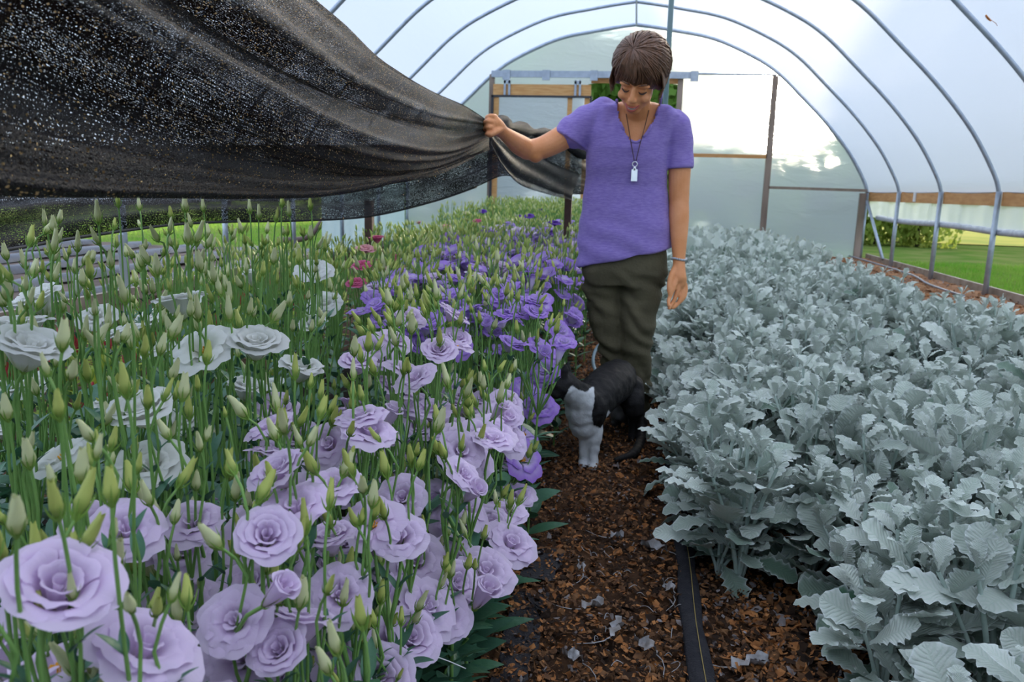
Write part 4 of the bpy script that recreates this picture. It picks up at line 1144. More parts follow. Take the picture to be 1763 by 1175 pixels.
# tall bud stalks (pixel place of the bud, pixel length of the bud)
BH = [(168, 366, 38), (203, 341, 30), (318, 350, 30), (323, 402, 38), (78, 375, 28), (92, 384, 30), (132, 416, 34), (534, 400, 26), (535, 350, 24), (345, 448, 38), (155, 455, 48), (368, 470, 36), (10, 432, 30),
      (12, 495, 46), (105, 575, 58), (215, 500, 46), (270, 455, 40), (365, 505, 32), (450, 470, 30), (515, 440, 30), (185, 548, 40), (248, 590, 50), (60, 560, 40), (145, 565, 40), (470, 440, 30), (395, 505, 34),
      (25, 885, 80), (98, 860, 74), (190, 835, 74), (50, 780, 56), (216, 655, 60), (100, 690, 66), (313, 665, 50), (325, 700, 44), (355, 605, 44), (385, 912, 36), (445, 908, 44), (474, 978, 52), (308, 1045, 60),
      (205, 960, 56), (640, 850, 50), (590, 1020, 50), (645, 1060, 44), (455, 930, 40), (60, 930, 60), (140, 800, 66), (5, 940, 70), (270, 880, 50), (330, 880, 44), (165, 1010, 46), (12, 700, 50), (425, 860, 40), (600, 960, 44), (655, 1020, 44), (220, 1085, 50)]
BH += [(430, 355, 14), (445, 365, 14), (485, 345, 14), (498, 360, 18), (475, 370, 18), (560, 420, 22), (240, 350, 14), (295, 365, 14), (350, 352, 12), (100, 372, 22)]
for (px, py, L) in BH:
    d = FPX * .037 / L; d = min(d, 2.1)
    p = at(px, py, d=d); p.z -= .018
    if p.z < .3: continue
    n = 1 if p.z > .98 else 2
    bs = [(p.x, p.y, p.z, .037, jd(1, 0, 0, .12))] + rbuds(p.x, p.y + .01, p.z - .06, n, .045, (-.05, .03), .030)
    g = 'bud' if py < 560 else ('whiF' if px < 330 and py < 900 else 'lavF')
    if g != 'bud': g = 'bud'
    lisianthus(p.x - .02, p.y + .03, [], bs, 'white' if px < 350 else 'lavender', G[g][0], G[g][1], leaves=8, hs=.5)

LAVB = [(640, 0), (640, 560), (600, 640), (480, 695), (430, 770), (380, 850), (250, 900), (0, 955), (0, 3000)]
def right_of(x, y, z, poly=LAVB):
    v = Vector((x, y, z - CAMH)); c = v.dot(Fv)
    if c < .1: return True
    px = 881.5 + FPX * v.dot(Rr) / c; py = 587.5 - FPX * v.dot(Ur) / c
    for (x1, y1), (x2, y2) in zip(poly[:-1], poly[1:]):
        if y1 <= py < y2: return px > x1 + (x2 - x1) * (py - y1) / (y2 - y1)
    return True
def free(x, y, r_):
    return all((x - a) ** 2 + (y - b_) ** 2 > r_ * r_ for a, b_ in occupied)
fillc = 0
# random plants between the ones picked out above
def patch(x0, x1, y0, y1, step, fn):
    pts = []
    y = y0
    while y < y1:
        x = x0
        while x < x1:
            q = (x + rnd.uniform(-.4, .4) * step, y + rnd.uniform(-.4, .4) * step)
            pts.append(q); x += step
        y += step
    for q in pts:
        if in_view(q[0], q[1], .7, 30): fn(*q)
def f_lav(x, y):
    e = x > -.33
    z = (.40 if e else .56) + rnd.uniform(-.04, .06) + (.1 if y > 1.3 else 0)
    if y < .75 and x > -.5: z = .48
    fl = []
    for _ in range(rnd.choice((1, 2, 2))):
        di = jd(.9, .45 if e else .1, -.4, .3); fl.append((x + rnd.uniform(-.04, .03) + (.02 if e else 0), y + rnd.uniform(-.04, .04), z + rnd.uniform(-.06, .04), rnd.uniform(.07, .082), di))
    if not right_of(x, y, z): return
    lisianthus(min(x, -.24), y, fl, rbuds(x, y, z, 4, .06, (.04, .13)), 'lavender', *G['lavE' if e else 'lavF'], leaves=10)
patch(-.66, -.24, .85, 2.0, .115, f_lav)
def f_lav0(x, y):
    z = .44 + rnd.uniform(-.05, .05)
    fl = [(x + rnd.uniform(-.05, .05), y + rnd.uniform(-.05, .05), z + rnd.uniform(-.07, .03), rnd.uniform(.085, .098), jd(.9, .1, -.35, .3)) for _ in range(2)]
    if not right_of(x, y, z): return
    lisianthus(x, y, fl, rbuds(x, y, z, 3, .06, (.03, .09)), 'lavender', *G['lavF'], leaves=10, hs=.3)
patch(-.75, -.26, .42, .85, .12, f_lav0)
def f_whi(x, y):
    if not free(x, y, .09) or right_of(x, y, .68, [(560, 0), (560, 640), (440, 700), (380, 850), (200, 900), (0, 950), (0, 3000)]): return
    z = .68 + rnd.uniform(-.08, .08)
    fl = []
    if rnd.random() < .34: fl.append((x, y, z, .08, jd(1, 0, -.2, .25)))
    lisianthus(x, y, fl, rbuds(x, y, z, rnd.choice((3, 4, 5)), .07, (.0, .19)), 'white', *G['whiF' if y < 1.3 else 'whiB'], leaves=12, hs=.5, leafL=.10)
patch(-1.45, -.50, 1.05, 2.4, .165, f_whi)

# ---- the many small ones farther back: one mesh
def lo_spindle(L, fat):
    k, n = 4, 5; V = []
    for i, (t, r_) in enumerate(((0, .3), (.3, 1), (.7, .7), (1, .12))):
        for j in range(n):
            a = 2 * PI * j / n; V.append((fat * r_ * math.cos(a), fat * r_ * math.sin(a), L * t))
    return np.array(V), tubeF(k, n)
SPN = lo_spindle(1, .16)
lo_fl = {}
for c in PM:
    arr = []
    for i, s_ in enumerate(('open', 'cup', 'single')):
        me = flower_mesh(90 + i, PM[c], s_, True)
        V = np.zeros(len(me.vertices) * 3); me.vertices.foreach_get('co', V); V = V.reshape(-1, 3)
        F = np.zeros(len(me.loops), np.int32); me.loops.foreach_get('vertex_index', F); F = F.reshape(-1, 4)
        T = np.zeros(len(me.vertices)); me.attributes['tint'].data.foreach_get('value', T)
        arr.append((V, F, T)); bpy.data.meshes.remove(me)
    lo_fl[c] = arr
MASSM = [M_stem, M_leaf, M_bud, M_budp] + [PM[c] for c in PM]
def mass_plant(q, x, y, z, cols, nf, nb, zr=(.0, .12), spread=.07, fs=.07):
    cz = z * .62
    q.tube([(x, y, 0), (x + rnd.uniform(-.01, .01), y, cz)], .004, 4, 0)
    for k in range(5):
        for sg in (0, PI):
            V, F, U = LP[rnd.randrange(3)]; p = np.array([x, y, cz * (.25 + .75 * k / 4)])
            q.add((V * rnd.uniform(.05, .09)) @ rotm(k * 1.57 + sg + rnd.uniform(-.5, .5), .6, 0).T + p, F, U, rnd.uniform(0, .8), 1)
    for (bx, by, bz, s_, d) in rbuds(x, y, z, nb, spread, zr):
        R = rot_to(d, 0); p = np.array([bx, by, bz])
        q.add((SPN[0] * s_) @ R.T + p, SPN[1], None, rnd.uniform(0, .8), 3 if rnd.random() < .3 else 2)
        q.tube([(x, y, cz), ((x + bx) / 2 + (bx - x) * .2, (y + by) / 2 + (by - y) * .2, (cz + bz) / 2), (bx, by, bz)], .0022, 4, 0)
    for _ in range(nf):
        c = cols[rnd.randrange(len(cols))]
        V, F, T = lo_fl[c][rnd.randrange(3)]
        p = np.array([x + rnd.uniform(-spread, spread), y + rnd.uniform(-spread, spread), z + rnd.uniform(-.05, .03)])
        q.add((V * fs * rnd.uniform(.8, 1.2)) @ rot_to(jd(1, .1, -.3, .3), rnd.random() * 6).T + p, F, None, T, 4 + list(PM).index(c))
        q.tube([(x, y, cz), tuple(p)], .0022, 4, 0)
def topz(x, y):
    return .66 + (.10 if y > 6.5 else 0) * min(1, (y - 6.5) / 2) + .03 * math.sin(x * 5 + y * 3) + rnd.uniform(-.03, .03)
NB_IND = [0]
mass = {'p': QB(), 'g': QB(), 'v': QB()}
def single_mesh_plant(x, y, z, cols, nf, nb, key, **kw):
    """a plant too small in the photo to show its parts: one mesh"""
    q = QB(); mass_plant(q, 0, 0, z, cols, nf, nb, **kw)
    o = link('lisianthus_plant', q.mesh('lisianthus_plant', MASSM)); o.location = (x, y, 0)
    tag(o, G[key][0], 'flowering plant', G[key][1]); NB_IND[0] += 1
LOV = {}
def variant_plant(x, y, z, cols, nf, nb, key, **kw):
    k = (key, rnd.randrange(14))
    if k not in LOV:
        q = QB(); mass_plant(q, 0, 0, .66, cols, nf, nb, **kw); LOV[k] = q.mesh('lisianthus_plant', MASSM)
    o = link('lisianthus_plant', LOV[k]); o.location = (x, y, 0); o.rotation_euler = (0, 0, rnd.uniform(-.6, .6)); o.scale = (1, 1, z / .66)
    tag(o, G[key][0], 'flowering plant', G[key][1]); NB_IND[0] += 1
def f_pur(x, y):
    if not right_of(x, y, .64, [(600, 0), (620, 480), (590, 600), (560, 700), (560, 3000)]): return
    if y < 2.6 or (y < 3.2 and x > -.7):
        e = x > -.30
        z = (.56 if e else .64) + rnd.uniform(-.04, .04)
        fl = [(x + (.05 if e else 0) + rnd.uniform(-.06, .06), y + rnd.uniform(-.06, .06), z + rnd.uniform(-.05, .02), rnd.uniform(.065, .08), jd(1, .4 if e else .1, -.35, .3)) for _ in range(3)]
        lisianthus(min(x, -.26), y, fl, rbuds(x, y, z, 6, .075, (.02, .12)), 'purple', *G['purA' if e else 'purN'], leaves=7, detail=y < 2.4)
    elif y < 4.4:
        variant_plant(x, y, topz(x, y) - (.06 if x > -.3 else 0), ['purple', 'purple', 'purple', 'lavender'], 4, 8, 'purF')
    else:
        mass_plant(mass['p'], x, y, topz(x, y) - (.04 if x > -.3 else 0), ['purple', 'purple', 'lavender'], 4, 8)
patch(-.62, -.22, 2.05, 2.4, .16, f_pur)
patch(-.85, -.22, 2.4, 3.2, .16, f_pur)
patch(-1.05, -.22, 3.2, 7.4, .15, f_pur)
def f_grn(x, y):
    if x > -1.0 - .02 and y > 3.2: return
    z = topz(x, y) - .02
    pink = rnd.random() < .05
    if y < 3.4: variant_plant(x, y, z, ['pink'], 0, 9, 'grn')
    else: mass_plant(mass['g'], x, y, z, ['palepink', 'palepink', 'pink'], 1 if rnd.random() < .05 else 0, 9, zr=(0, .10), fs=.05)
patch(-1.70, -.95, 2.5, 7.6, .155, f_grn)
patch(-1.72, -.22, 7.5, 13.2, .17, lambda x, y: mass_plant(mass['v'], x, y, topz(x, y), ['violet'] if x > -1.2 else ['palepink', 'pink', 'cream'], (1 if rnd.random() < .16 and y < 10.5 else 0), 10, fs=.065, zr=(0, .13)))
tag(link('lisianthus_mass', mass['p'].mesh('lisianthus_mass', MASSM)), 'far purple-edged lisianthus crowding the bed beyond the near ones', 'flowering plants', kind='stuff')
tag(link('lisianthus_mass', mass['g'].mesh('lisianthus_mass', MASSM)), 'green budding lisianthus under the cloth edge left of the purple ones', 'flowering plants', kind='stuff')
tag(link('lisianthus_mass', mass['v'].mesh('lisianthus_mass', MASSM)), 'farthest lisianthus with deep violet flowers at the end of the bed', 'flowering plants', kind='stuff')
# pink, violet and cream flowers that can be told apart
PK = [(625, 455, 28, 'pink', 'rose-pink lisianthus flower, upper one of the pair left of the purple patch'), (633, 464, 20, 'pink', 'rose-pink lisianthus bud opening just below the upper rose-pink flower'),
      (616, 485, 30, 'pink', 'rose-pink lisianthus flower standing lowest, by the left end of the purple patch'), (702, 462, 24, 'pink', 'rose-pink lisianthus flower nearest the purple ones'),
      (682, 443, 22, 'pink', 'rose-pink lisianthus flower rising behind the nearest ones'), (658, 464, 20, 'palepink', 'faded pink lisianthus flower between the rose-pink ones'),
      (630, 428, 13, 'palepink', 'small pale pink lisianthus flower farther back, left'), (650, 412, 11, 'pink', 'small pink lisianthus flower near the brown stake'), (688, 402, 13, 'pink', 'small pink lisianthus flower with a twin, under the cloth edge'),
      (722, 384, 10, 'palepink', 'tiny pink lisianthus flower against the pale side curtain'), (762, 405, 13, 'palepink', 'light pink lisianthus flower below the salmon cluster'), (768, 390, 16, 'palepink', 'salmon pink lisianthus cluster before the cream ones'),
      (822, 380, 14, 'pink', 'deep pink lisianthus flower beside the violet ones'), (779, 420, 12, 'palepink', 'pale pink lisianthus flower at the edge of the purple patch'), (785, 372, 11, 'cream', 'cream lisianthus flower, left of the pair under the cloth'),
      (803, 368, 12, 'cream', 'cream lisianthus flower, right of the pair under the cloth'), (832, 365, 12, 'violet', 'deep violet lisianthus flower next to the deep pink one'), (882, 393, 13, 'violet', 'deep violet lisianthus flower just behind the purple-edged patch'),
      (893, 374, 12, 'violet', 'dark violet lisianthus flower in the middle of the green rows'), (912, 372, 16, 'violet', 'bright violet lisianthus flower left of the brown stake'), (955, 384, 20, 'violet', 'largest deep violet lisianthus cluster beside the brown stake'),
      (948, 400, 17, 'violet', 'bright violet lisianthus flower low beside the brown stake'), (985, 388, 13, 'violet', 'violet lisianthus flower between the brown stake and the woman')]
for (px, py, w, c, l_) in PK:
    d = FPX * .066 / w
    p = at(px, py, d=d)
    if p.z < .5 or p.z > .95:
        z = .80; p = at(px, py, Z=z)
    q = QB(); org = Vector((p.x, p.y, 0))
    t = empty('lisianthus_plant', org); tag(t, l_, 'flowering plant', 'single coloured lisianthus flowers')
    b = QB(); b.tube([(0, 0, 0), (.01, 0, p.z * .6), (0, 0, p.z)], .0025, 5); link('stem', b.mesh('stem', M_stem), t)
    o = link('flower', FL[c][0 if w > 12 else 1][0], t)
    o.matrix_local = Matrix.Translation((0, 0, p.z - .02)) @ Matrix(rot_to(jd(1, 0, -.3, .15)).tolist()).to_4x4() @ Matrix.Scale(.07, 4)
    for k in range(3):
        o = link('bud', BUD[k], t); a = k * 2.1; o.matrix_local = Matrix.Translation((.035 * math.cos(a), .035 * math.sin(a), p.z - .01)) @ Matrix.Scale(.035, 4)

# low celosia and coleus like plants behind the white ones
M_celr = mat('celosia_red', (.50, .05, .06), .7, (.38, .04, .06), 20); M_cely = mat('celosia_yellow_green', (.42, .50, .05), .7, (.28, .42, .05), 15, trans=.2)
cv = []
for s_ in range(4):
    q = QB()
    for k in range(34):
        V, F, U = LP[rnd.randrange(3)]; a = rnd.random() * 6.28; rr = rnd.uniform(0, .09); z = rnd.uniform(.05, .30)
        q.add((V * rnd.uniform(.045, .08)) @ rotm(a, rnd.uniform(.1, .9), 0).T + np.array([rr * math.cos(a), rr * math.sin(a), z]), F, U, .5, 0)
    for k in range(3): q.tube([(0, 0, 0), (.05 * math.cos(k * 2), .05 * math.sin(k * 2), .3)], .004, 4, 2)
    p2 = QB()
    for k in range(5):
        a = rnd.random() * 6.28; rr = rnd.uniform(.01, .07); z = rnd.uniform(.28, .34)
        p2.tube([(rr * math.cos(a), rr * math.sin(a), z - .05), (rr * math.cos(a), rr * math.sin(a), z), (rr * math.cos(a), rr * math.sin(a), z + .04)], np.array([.004, .014, .003]), 6)
    cv.append((q.mesh('low_foliage', [M_cely, M_cely, M_stem]), p2.mesh('plume', M_celr if s_ != 1 else M_cely)))
for i in range(46):
    x = rnd.uniform(-2.7, -1.75); y = 1.6 + i * .085
    if not in_view(x, y, .2, 10): continue
    t = empty('celosia_plant', (x, y, 0), rnd.random() * 6); tag(t, 'low yellow-green celosia with small red plumes growing behind the white lisianthus', 'low flowering plant', 'low celosia behind the white flowers')
    f_, p_ = cv[rnd.randrange(4)]; link('foliage', f_, t); link('plume', p_, t)
print('small individual lisianthus', NB_IND[0], 'objects', len(bpy.data.objects))
# ------------------------------------------------------------------ black shade cloth
def cloth_mat(name, hole=.5, ku=420., kv=230., warm=(.022, .011, .007), amber=.845):
    """knitted black shade cloth: running threads with irregular fill between them and real gaps"""
    m, nt, ns, ls = new_mat(name)
    out = N(nt, 'ShaderNodeOutputMaterial'); pb = N(nt, 'ShaderNodeBsdfPrincipled')
    pb.inputs['Base Color'].default_value = (.009, .009, .011, 1); pb.inputs['Roughness'].default_value = .55; pb.inputs['Specular IOR Level'].default_value = .3
    uv = N(nt, 'ShaderNodeUVMap'); mp = N(nt, 'ShaderNodeMapping'); ls.new(uv.outputs[0], mp.inputs[0])
    mp.inputs['Scale'].default_value = (ku, kv, 1); mp.inputs['Rotation'].default_value = (0, 0, 0)
    nz = N(nt, 'ShaderNodeTexNoise'); nz.inputs['Scale'].default_value = 1.0; nz.inputs['Detail'].default_value = 1.0; nz.inputs['Distortion'].default_value = .6
    ls.new(mp.outputs[0], nz.inputs['Vector'])
    g = N(nt, 'ShaderNodeMath', operation='GREATER_THAN'); ls.new(nz.outputs[0], g.inputs[0])
    lo_ = N(nt, 'ShaderNodeTexNoise'); lo_.inputs['Scale'].default_value = 7; lo_.inputs['Detail'].default_value = 2; ls.new(uv.outputs[0], lo_.inputs['Vector'])
    lr = N(nt, 'ShaderNodeMapRange'); ls.new(lo_.outputs[0], lr.inputs[0]); lr.inputs[1].default_value = .35; lr.inputs[2].default_value = .65; lr.inputs[3].default_value = hole + .035; lr.inputs[4].default_value = hole - .05
    ls.new(lr.outputs[0], g.inputs[1])
    sp = N(nt, 'ShaderNodeSeparateXYZ'); ls.new(uv.outputs[0], sp.inputs[0])
    w1 = N(nt, 'ShaderNodeMath', operation='MULTIPLY'); ls.new(sp.outputs[1], w1.inputs[0]); w1.inputs[1].default_value = kv * .62
    fr = N(nt, 'ShaderNodeMath', operation='FRACT'); ls.new(w1.outputs[0], fr.inputs[0])
    g2 = N(nt, 'ShaderNodeMath', operation='GREATER_THAN'); ls.new(fr.outputs[0], g2.inputs[0]); g2.inputs[1].default_value = .34
    hm_ = N(nt, 'ShaderNodeMath', operation='MULTIPLY'); ls.new(g.outputs[0], hm_.inputs[0]); ls.new(g2.outputs[0], hm_.inputs[1])
    bn = N(nt, 'ShaderNodeBump'); bn.inputs['Strength'].default_value = .9; bn.inputs['Distance'].default_value = .003; ls.new(nz.outputs[0], bn.inputs['Height']); ls.new(bn.outputs[0], pb.inputs['Normal'])
    tl = N(nt, 'ShaderNodeBsdfTranslucent'); tl.inputs[0].default_value = (*warm, 1); ls.new(bn.outputs[0], tl.inputs['Normal'])
    # golden sun glints put into the thread colour as sparse amber flecks
    vm = N(nt, 'ShaderNodeMapping'); vm.inputs['Scale'].default_value = (ku * .55, kv * .8, 1); ls.new(uv.outputs[0], vm.inputs[0])
    vn = N(nt, 'ShaderNodeTexVoronoi'); vn.inputs['Scale'].default_value = 1.0; ls.new(vm.outputs[0], vn.inputs['Vector'])
    vs = N(nt, 'ShaderNodeSeparateColor'); ls.new(vn.outputs['Color'], vs.inputs[0])
    vg = N(nt, 'ShaderNodeMath', operation='GREATER_THAN'); ls.new(vs.outputs[0], vg.inputs[0]); vg.inputs[1].default_value = amber
    vd = N(nt, 'ShaderNodeMath', operation='LESS_THAN'); ls.new(vn.outputs['Distance'], vd.inputs[0]); vd.inputs[1].default_value = .38
    va = N(nt, 'ShaderNodeMath', operation='MULTIPLY'); ls.new(vg.outputs[0], va.inputs[0]); ls.new(vd.outputs[0], va.inputs[1])
    tm_ = N(nt, 'ShaderNodeMix', data_type='RGBA'); ls.new(va.outputs[0], tm_.inputs[0]); tm_.inputs[6].default_value = (*warm, 1); tm_.inputs[7].default_value = (1.0, .66, .30, 1)
    ls.new(tm_.outputs[2], tl.inputs[0])
    m1 = N(nt, 'ShaderNodeMixShader'); m1f = N(nt, 'ShaderNodeMath', operation='MULTIPLY_ADD'); ls.new(va.outputs[0], m1f.inputs[0]); m1f.inputs[1].default_value = .6; m1f.inputs[2].default_value = .35; ls.new(m1f.outputs[0], m1.inputs[0]); ls.new(pb.outputs[0], m1.inputs[1]); ls.new(tl.outputs[0], m1.inputs[2])
    tp = N(nt, 'ShaderNodeBsdfTransparent')
    m2 = N(nt, 'ShaderNodeMixShader'); ls.new(hm_.outputs[0], m2.inputs[0]); ls.new(m1.outputs[0], m2.inputs[1]); ls.new(tp.outputs[0], m2.inputs[2])
    ls.new(m2.outputs[0], out.inputs[0])
    return m
M_clothA = cloth_mat('shade_cloth', .565, 380, 260)
M_clothB = cloth_mat('shade_cloth_far', .605, 300, 220, (.012, .012, .014), .997)

def sheet(name, rows, nx, ny, mat_, parent, pleat=0., pf=9., seed=0, uvscale=1.0):
    """smooth surface through control rows (lists of world points, same count)"""
    R = [catmull(r, max(1, nx // (len(r) - 1))) for r in rows]
    n = len(R[0]); cols = []
    for i in range(n):
        cols.append(catmull([r[i] for r in R], max(1, ny // (len(rows) - 1))))
    k = len(cols[0])
    G = [[cols[i][j].copy() for i in range(n)] for j in range(k)]
    # pleats along the surface normal
    if pleat:
        H = [[p.copy() for p in r] for r in G]
        for j in range(1, k - 1):
            for i in range(n):
                a = G[j][min(i + 1, n - 1)] - G[j][max(i - 1, 0)]; b_ = G[j + 1][i] - G[j - 1][i]
                nn = a.cross(b_)
                if nn.length < 1e-9: continue
                nn.normalize()
                t = i / (n - 1)
                amp = pleat * (.3 + mnoise.noise(Vector((j * .13, t * 2.5, seed))) + .5)
                H[j][i] = G[j][i] + nn * amp * math.sin(j / k * pf * 2 * PI + 3 * mnoise.noise(Vector((t * 2, j * .05, seed + 3)))) * (b_.length / (b_.length + .01))
        G = H
    uvs = []; V0 = 0
    lenv = [0]
    mid = n // 3
    for j in range(1, k): lenv.append(lenv[-1] + (G[j][mid] - G[j - 1][mid]).length)
    lu = [0]
    for i in range(1, n): lu.append(lu[-1] + (G[k // 2][i] - G[k // 2][i - 1]).length)
    for j in range(k): uvs.append([(lu[i] * uvscale, lenv[j] * uvscale) for i in range(n)])
    b = MB(); b.loft(G, 0, uvs)
    return b.build(name, mat_, parent)

HANDX = 843
def dz(px, f=1.0):
    inv = 1.22 + (.303 - 1.22) * (px / HANDX)
    return f / max(.1, inv)
rowsA = [
 ([(330, -260), (470, -80), (545, 0), (600, 48), (650, 97), (700, 132), (750, 160), (800, 182), (836, 205)], 1.03),
 ([(150, -260), (300, -90), (405, 0), (500, 62), (600, 125), (690, 165), (750, 190), (800, 203), (838, 213)], .93),
 ([(-20, -260), (170, -90), (300, 0), (420, 84), (540, 148), (650, 196), (730, 220), (790, 228), (840, 222)], 1.08),
 ([(-250, -240), (0, -110), (190, 0), (300, 62), (440, 140), (560, 204), (680, 248), (780, 258), (842, 235)], .89),
 ([(-300, -150), (-100, -60), (60, 20), (220, 110), (400, 200), (560, 262), (680, 285), (770, 276), (842, 243)], .98),
 ([(-300, 20), (-80, 60), (100, 130), (280, 210), (450, 265), (580, 296), (690, 298), (775, 284), (842, 249)], 1.07),
 ([(-300, 200), (-50, 205), (130, 245), (320, 285), (470, 312), (590, 318), (700, 304), (780, 286), (842, 254)], .99),
 ([(-300, 322), (-50, 326), (150, 334), (300, 338), (450, 340), (560, 337), (650, 322), (750, 294), (843, 258)], .97),
 ([(-300, 290), (-50, 300), (150, 310), (300, 318), (450, 322), (560, 322), (650, 310), (750, 286), (843, 254)], 1.06),
]
t = empty('shade_cloth', at(845, 225, d=3.28)); bpy.context.view_layer.update()
tag(t, 'big black knitted shade cloth lifted by the woman, hanging in folds across the upper left', 'shade cloth')
def W2L(o, parent):
    o.parent = parent; o.matrix_parent_inverse = parent.matrix_world.inverted()
RA = []
for pts, f in rowsA:
    RA.append([at(px, py, d=dz(px, 1 + (f - 1) * min(1, (HANDX + 5 - px) / 250))) for px, py in pts])
o = sheet('lifted_panel', RA, 130, 170, M_clothA, None, .014, 13, 1); W2L(o, t)
# the back half of the lifted cloth, hanging behind the front folds
RA2 = []
for pts, f in rowsA[:-1]:
    RA2.append([at(px, py, d=dz(px, 1 + (.16 if pts is not rowsA[0][0] else .03) * min(1, (HANDX + 5 - px) / 250))) for px, py in pts])
o = sheet('lifted_panel_back', RA2, 110, 110, M_clothA, None, .008, 9, 6, 1.07); W2L(o, t)
# the far edge of the cloth, hanging low over the left side of the bed, and its end trailing behind the woman
edge = [(-150, 448, 2.15), (0, 432, 2.4), (130, 410, 2.75), (290, 388, 3.2), (400, 382, 3.55), (520, 380, 3.9), (640, 372, 4.3), (750, 346, 4.75), (820, 322, 5.1), (870, 303, 5.25), (920, 318, 5.3), (965, 334, 5.35), (1010, 334, 5.5)]
top = [(-150, 250, 2.5), (0, 250, 2.75), (130, 250, 3.05), (290, 250, 3.4), (400, 250, 3.7), (520, 250, 4.0), (640, 250, 4.3), (750, 250, 4.4), (820, 225, 3.9), (858, 214, 3.42), (905, 224, 4.1), (955, 236, 4.7), (1010, 268, 5.3)]
RB = []
for j, q in enumerate(np.linspace(0, 1, 7)):
    row = []
    for i, (a, b_) in enumerate(zip(edge, top)):
        w = q ** .9
        p = at(a[0] + (b_[0] - a[0]) * w, a[1] + (b_[1] - a[1]) * w, d=a[2] + (b_[2] - a[2]) * w + .05 * math.sin(j * 2.1 + i * .8))
        row.append(p)
    RB.append(row)
o = sheet('draped_panel', RB, 144, 72, M_clothB, None, .022, 4, 5, 1.0); W2L(o, t)
# rolled upper edge running behind the forearm
P = [at(846, 216, d=3.34), at(862, 214, d=3.5), at(900, 224, d=4.05), at(950, 237, d=4.65), at(1010, 268, d=5.3)]
b = MB(); Pc = catmull(P, 8); b.tube(Pc, [.03 + .012 * math.sin(i * .9) for i in range(len(Pc))], 12, 0)
b.uv = [(u * .3, v) for u, v in b.uv]
o = b.build('rolled_edge', M_clothB); W2L(o, t)
# hanging fold from the hand down to the stake
P1 = [at(846, 235, d=3.34), at(870, 262, d=3.6), at(905, 292, d=4.2), at(945, 318, d=4.8), at(985, 335, d=5.2)]
P2 = [at(848, 256, d=3.36), at(864, 285, d=3.65), at(895, 318, d=4.2), at(940, 334, d=4.8), at(985, 345, d=5.2)]
P0 = [at(848, 224, d=3.38), at(880, 245, d=3.7), at(920, 262, d=4.3), at(960, 285, d=4.9), at(1000, 300, d=5.3)]
o = sheet('hanging_fold', [P0, P1, P2], 80, 24, M_clothB, None, .012, 3, 8); W2L(o, t)
# edge hem of the far side
b = MB(); Pc = catmull([at(a[0], a[1], d=a[2]) for a in edge[:9]], 8); b.tube(Pc, .006, 6); o = b.build('hem', mat('cloth_hem', (.02, .02, .023), .7)); W2L(o, t)
# ------------------------------------------------------------------ the woman and the cat
def remesh(b, voxel, smooth, name, mats, adapt=0, sub=None):
    me = b.mesh('tmp'); o = bpy.data.objects.new('tmp', me); COL.objects.link(o)
    md = o.modifiers.new('r', 'REMESH'); md.mode = 'VOXEL'; md.voxel_size = voxel; md.use_smooth_shade = True
    if smooth:
        s_ = o.modifiers.new('s', 'SMOOTH'); s_.iterations = smooth; s_.factor = .5
    dg = bpy.context.evaluated_depsgraph_get()
    m2 = bpy.data.meshes.new_from_object(o.evaluated_get(dg))
    bpy.data.objects.remove(o); bpy.data.meshes.remove(me)
    m2.name = name; m2.materials.clear()
    for m in (mats if isinstance(mats, (list, tuple)) else [mats]): m2.materials.append(m)
    m2.polygons.foreach_set('use_smooth', np.ones(len(m2.polygons), bool))
    return m2
def verts_of(me):
    V = np.zeros(len(me.vertices) * 3); me.vertices.foreach_get('co', V); return V.reshape(-1, 3)
def norms_of(me):
    V = np.zeros(len(me.vertices) * 3); me.vertices.foreach_get('normal', V); return V.reshape(-1, 3)
def set_verts(me, V): me.vertices.foreach_set('co', V.astype(np.float32).ravel()); me.update()
def project(V):
    V = np.asarray(V) - np.array([0, 0, CAMH]); c = V @ np.array(Fv)
    return np.stack([881.5 + FPX * (V @ np.array(Rr)) / c, 587.5 - FPX * (V @ np.array(Ur)) / c], -1)
def chain(b, P, R, seg=14, flat=None):
    """rounded tapering limb through joints"""
    Pc = catmull(P, 5); Rc = catmull([(r, 0, 0) for r in R], 5)
    b.tube(Pc, [r[0] for r in Rc], seg)
    b.ell(Pc[0], (R[0],) * 3, 12, 8); b.ell(Pc[-1], (R[-1],) * 3, 12, 8)
def inpoly(P, poly):
    x, y = P[:, 0], P[:, 1]; c = np.zeros(len(P), bool); n = len(poly)
    for i in range(n):
        x1, y1 = poly[i]; x2, y2 = poly[(i + 1) % n]
        k = ((y1 > y) != (y2 > y)) & (x < (x2 - x1) * (y - y1) / ((y2 - y1) + 1e-12) + x1); c ^= k
    return c

M_skin = mat('skin', (.86, .37, .17), .45, (.78, .31, .12), 14, .12, 120, spec=.35)
M_shirt = mat('purple_heather_jersey', (.27, .19, .56), .85, (.35, .26, .64), 40, .25, 140, spec=.15, stretch=(1, 1, 5), sheen=.2)
M_trs = mat('olive_trousers', (.105, .092, .055), .8, (.08, .07, .042), 10, .3, 90, spec=.2)
M_hair = mat('brown_hair', (.19, .085, .042), .42, (.10, .045, .022), 30, .3, 200, spec=.5, stretch=(3, 3, .6))
M_shoe = mat('dark_shoe', (.03, .028, .026), .6)
M_lip = mat('lips', (.45, .10, .07), .4); M_teeth = mat('teeth', (.75, .72, .66), .3); M_lash = mat('dark_lashes', (.03, .015, .01), .6)
M_silvr = mat('silver', (.62, .62, .62), .28, metal=.9); M_cord = mat('dark_cord', (.08, .04, .035), .7)
YW = 3.55
def P(px, py, dy=0.): return at(px, py, Y=YW + dy)
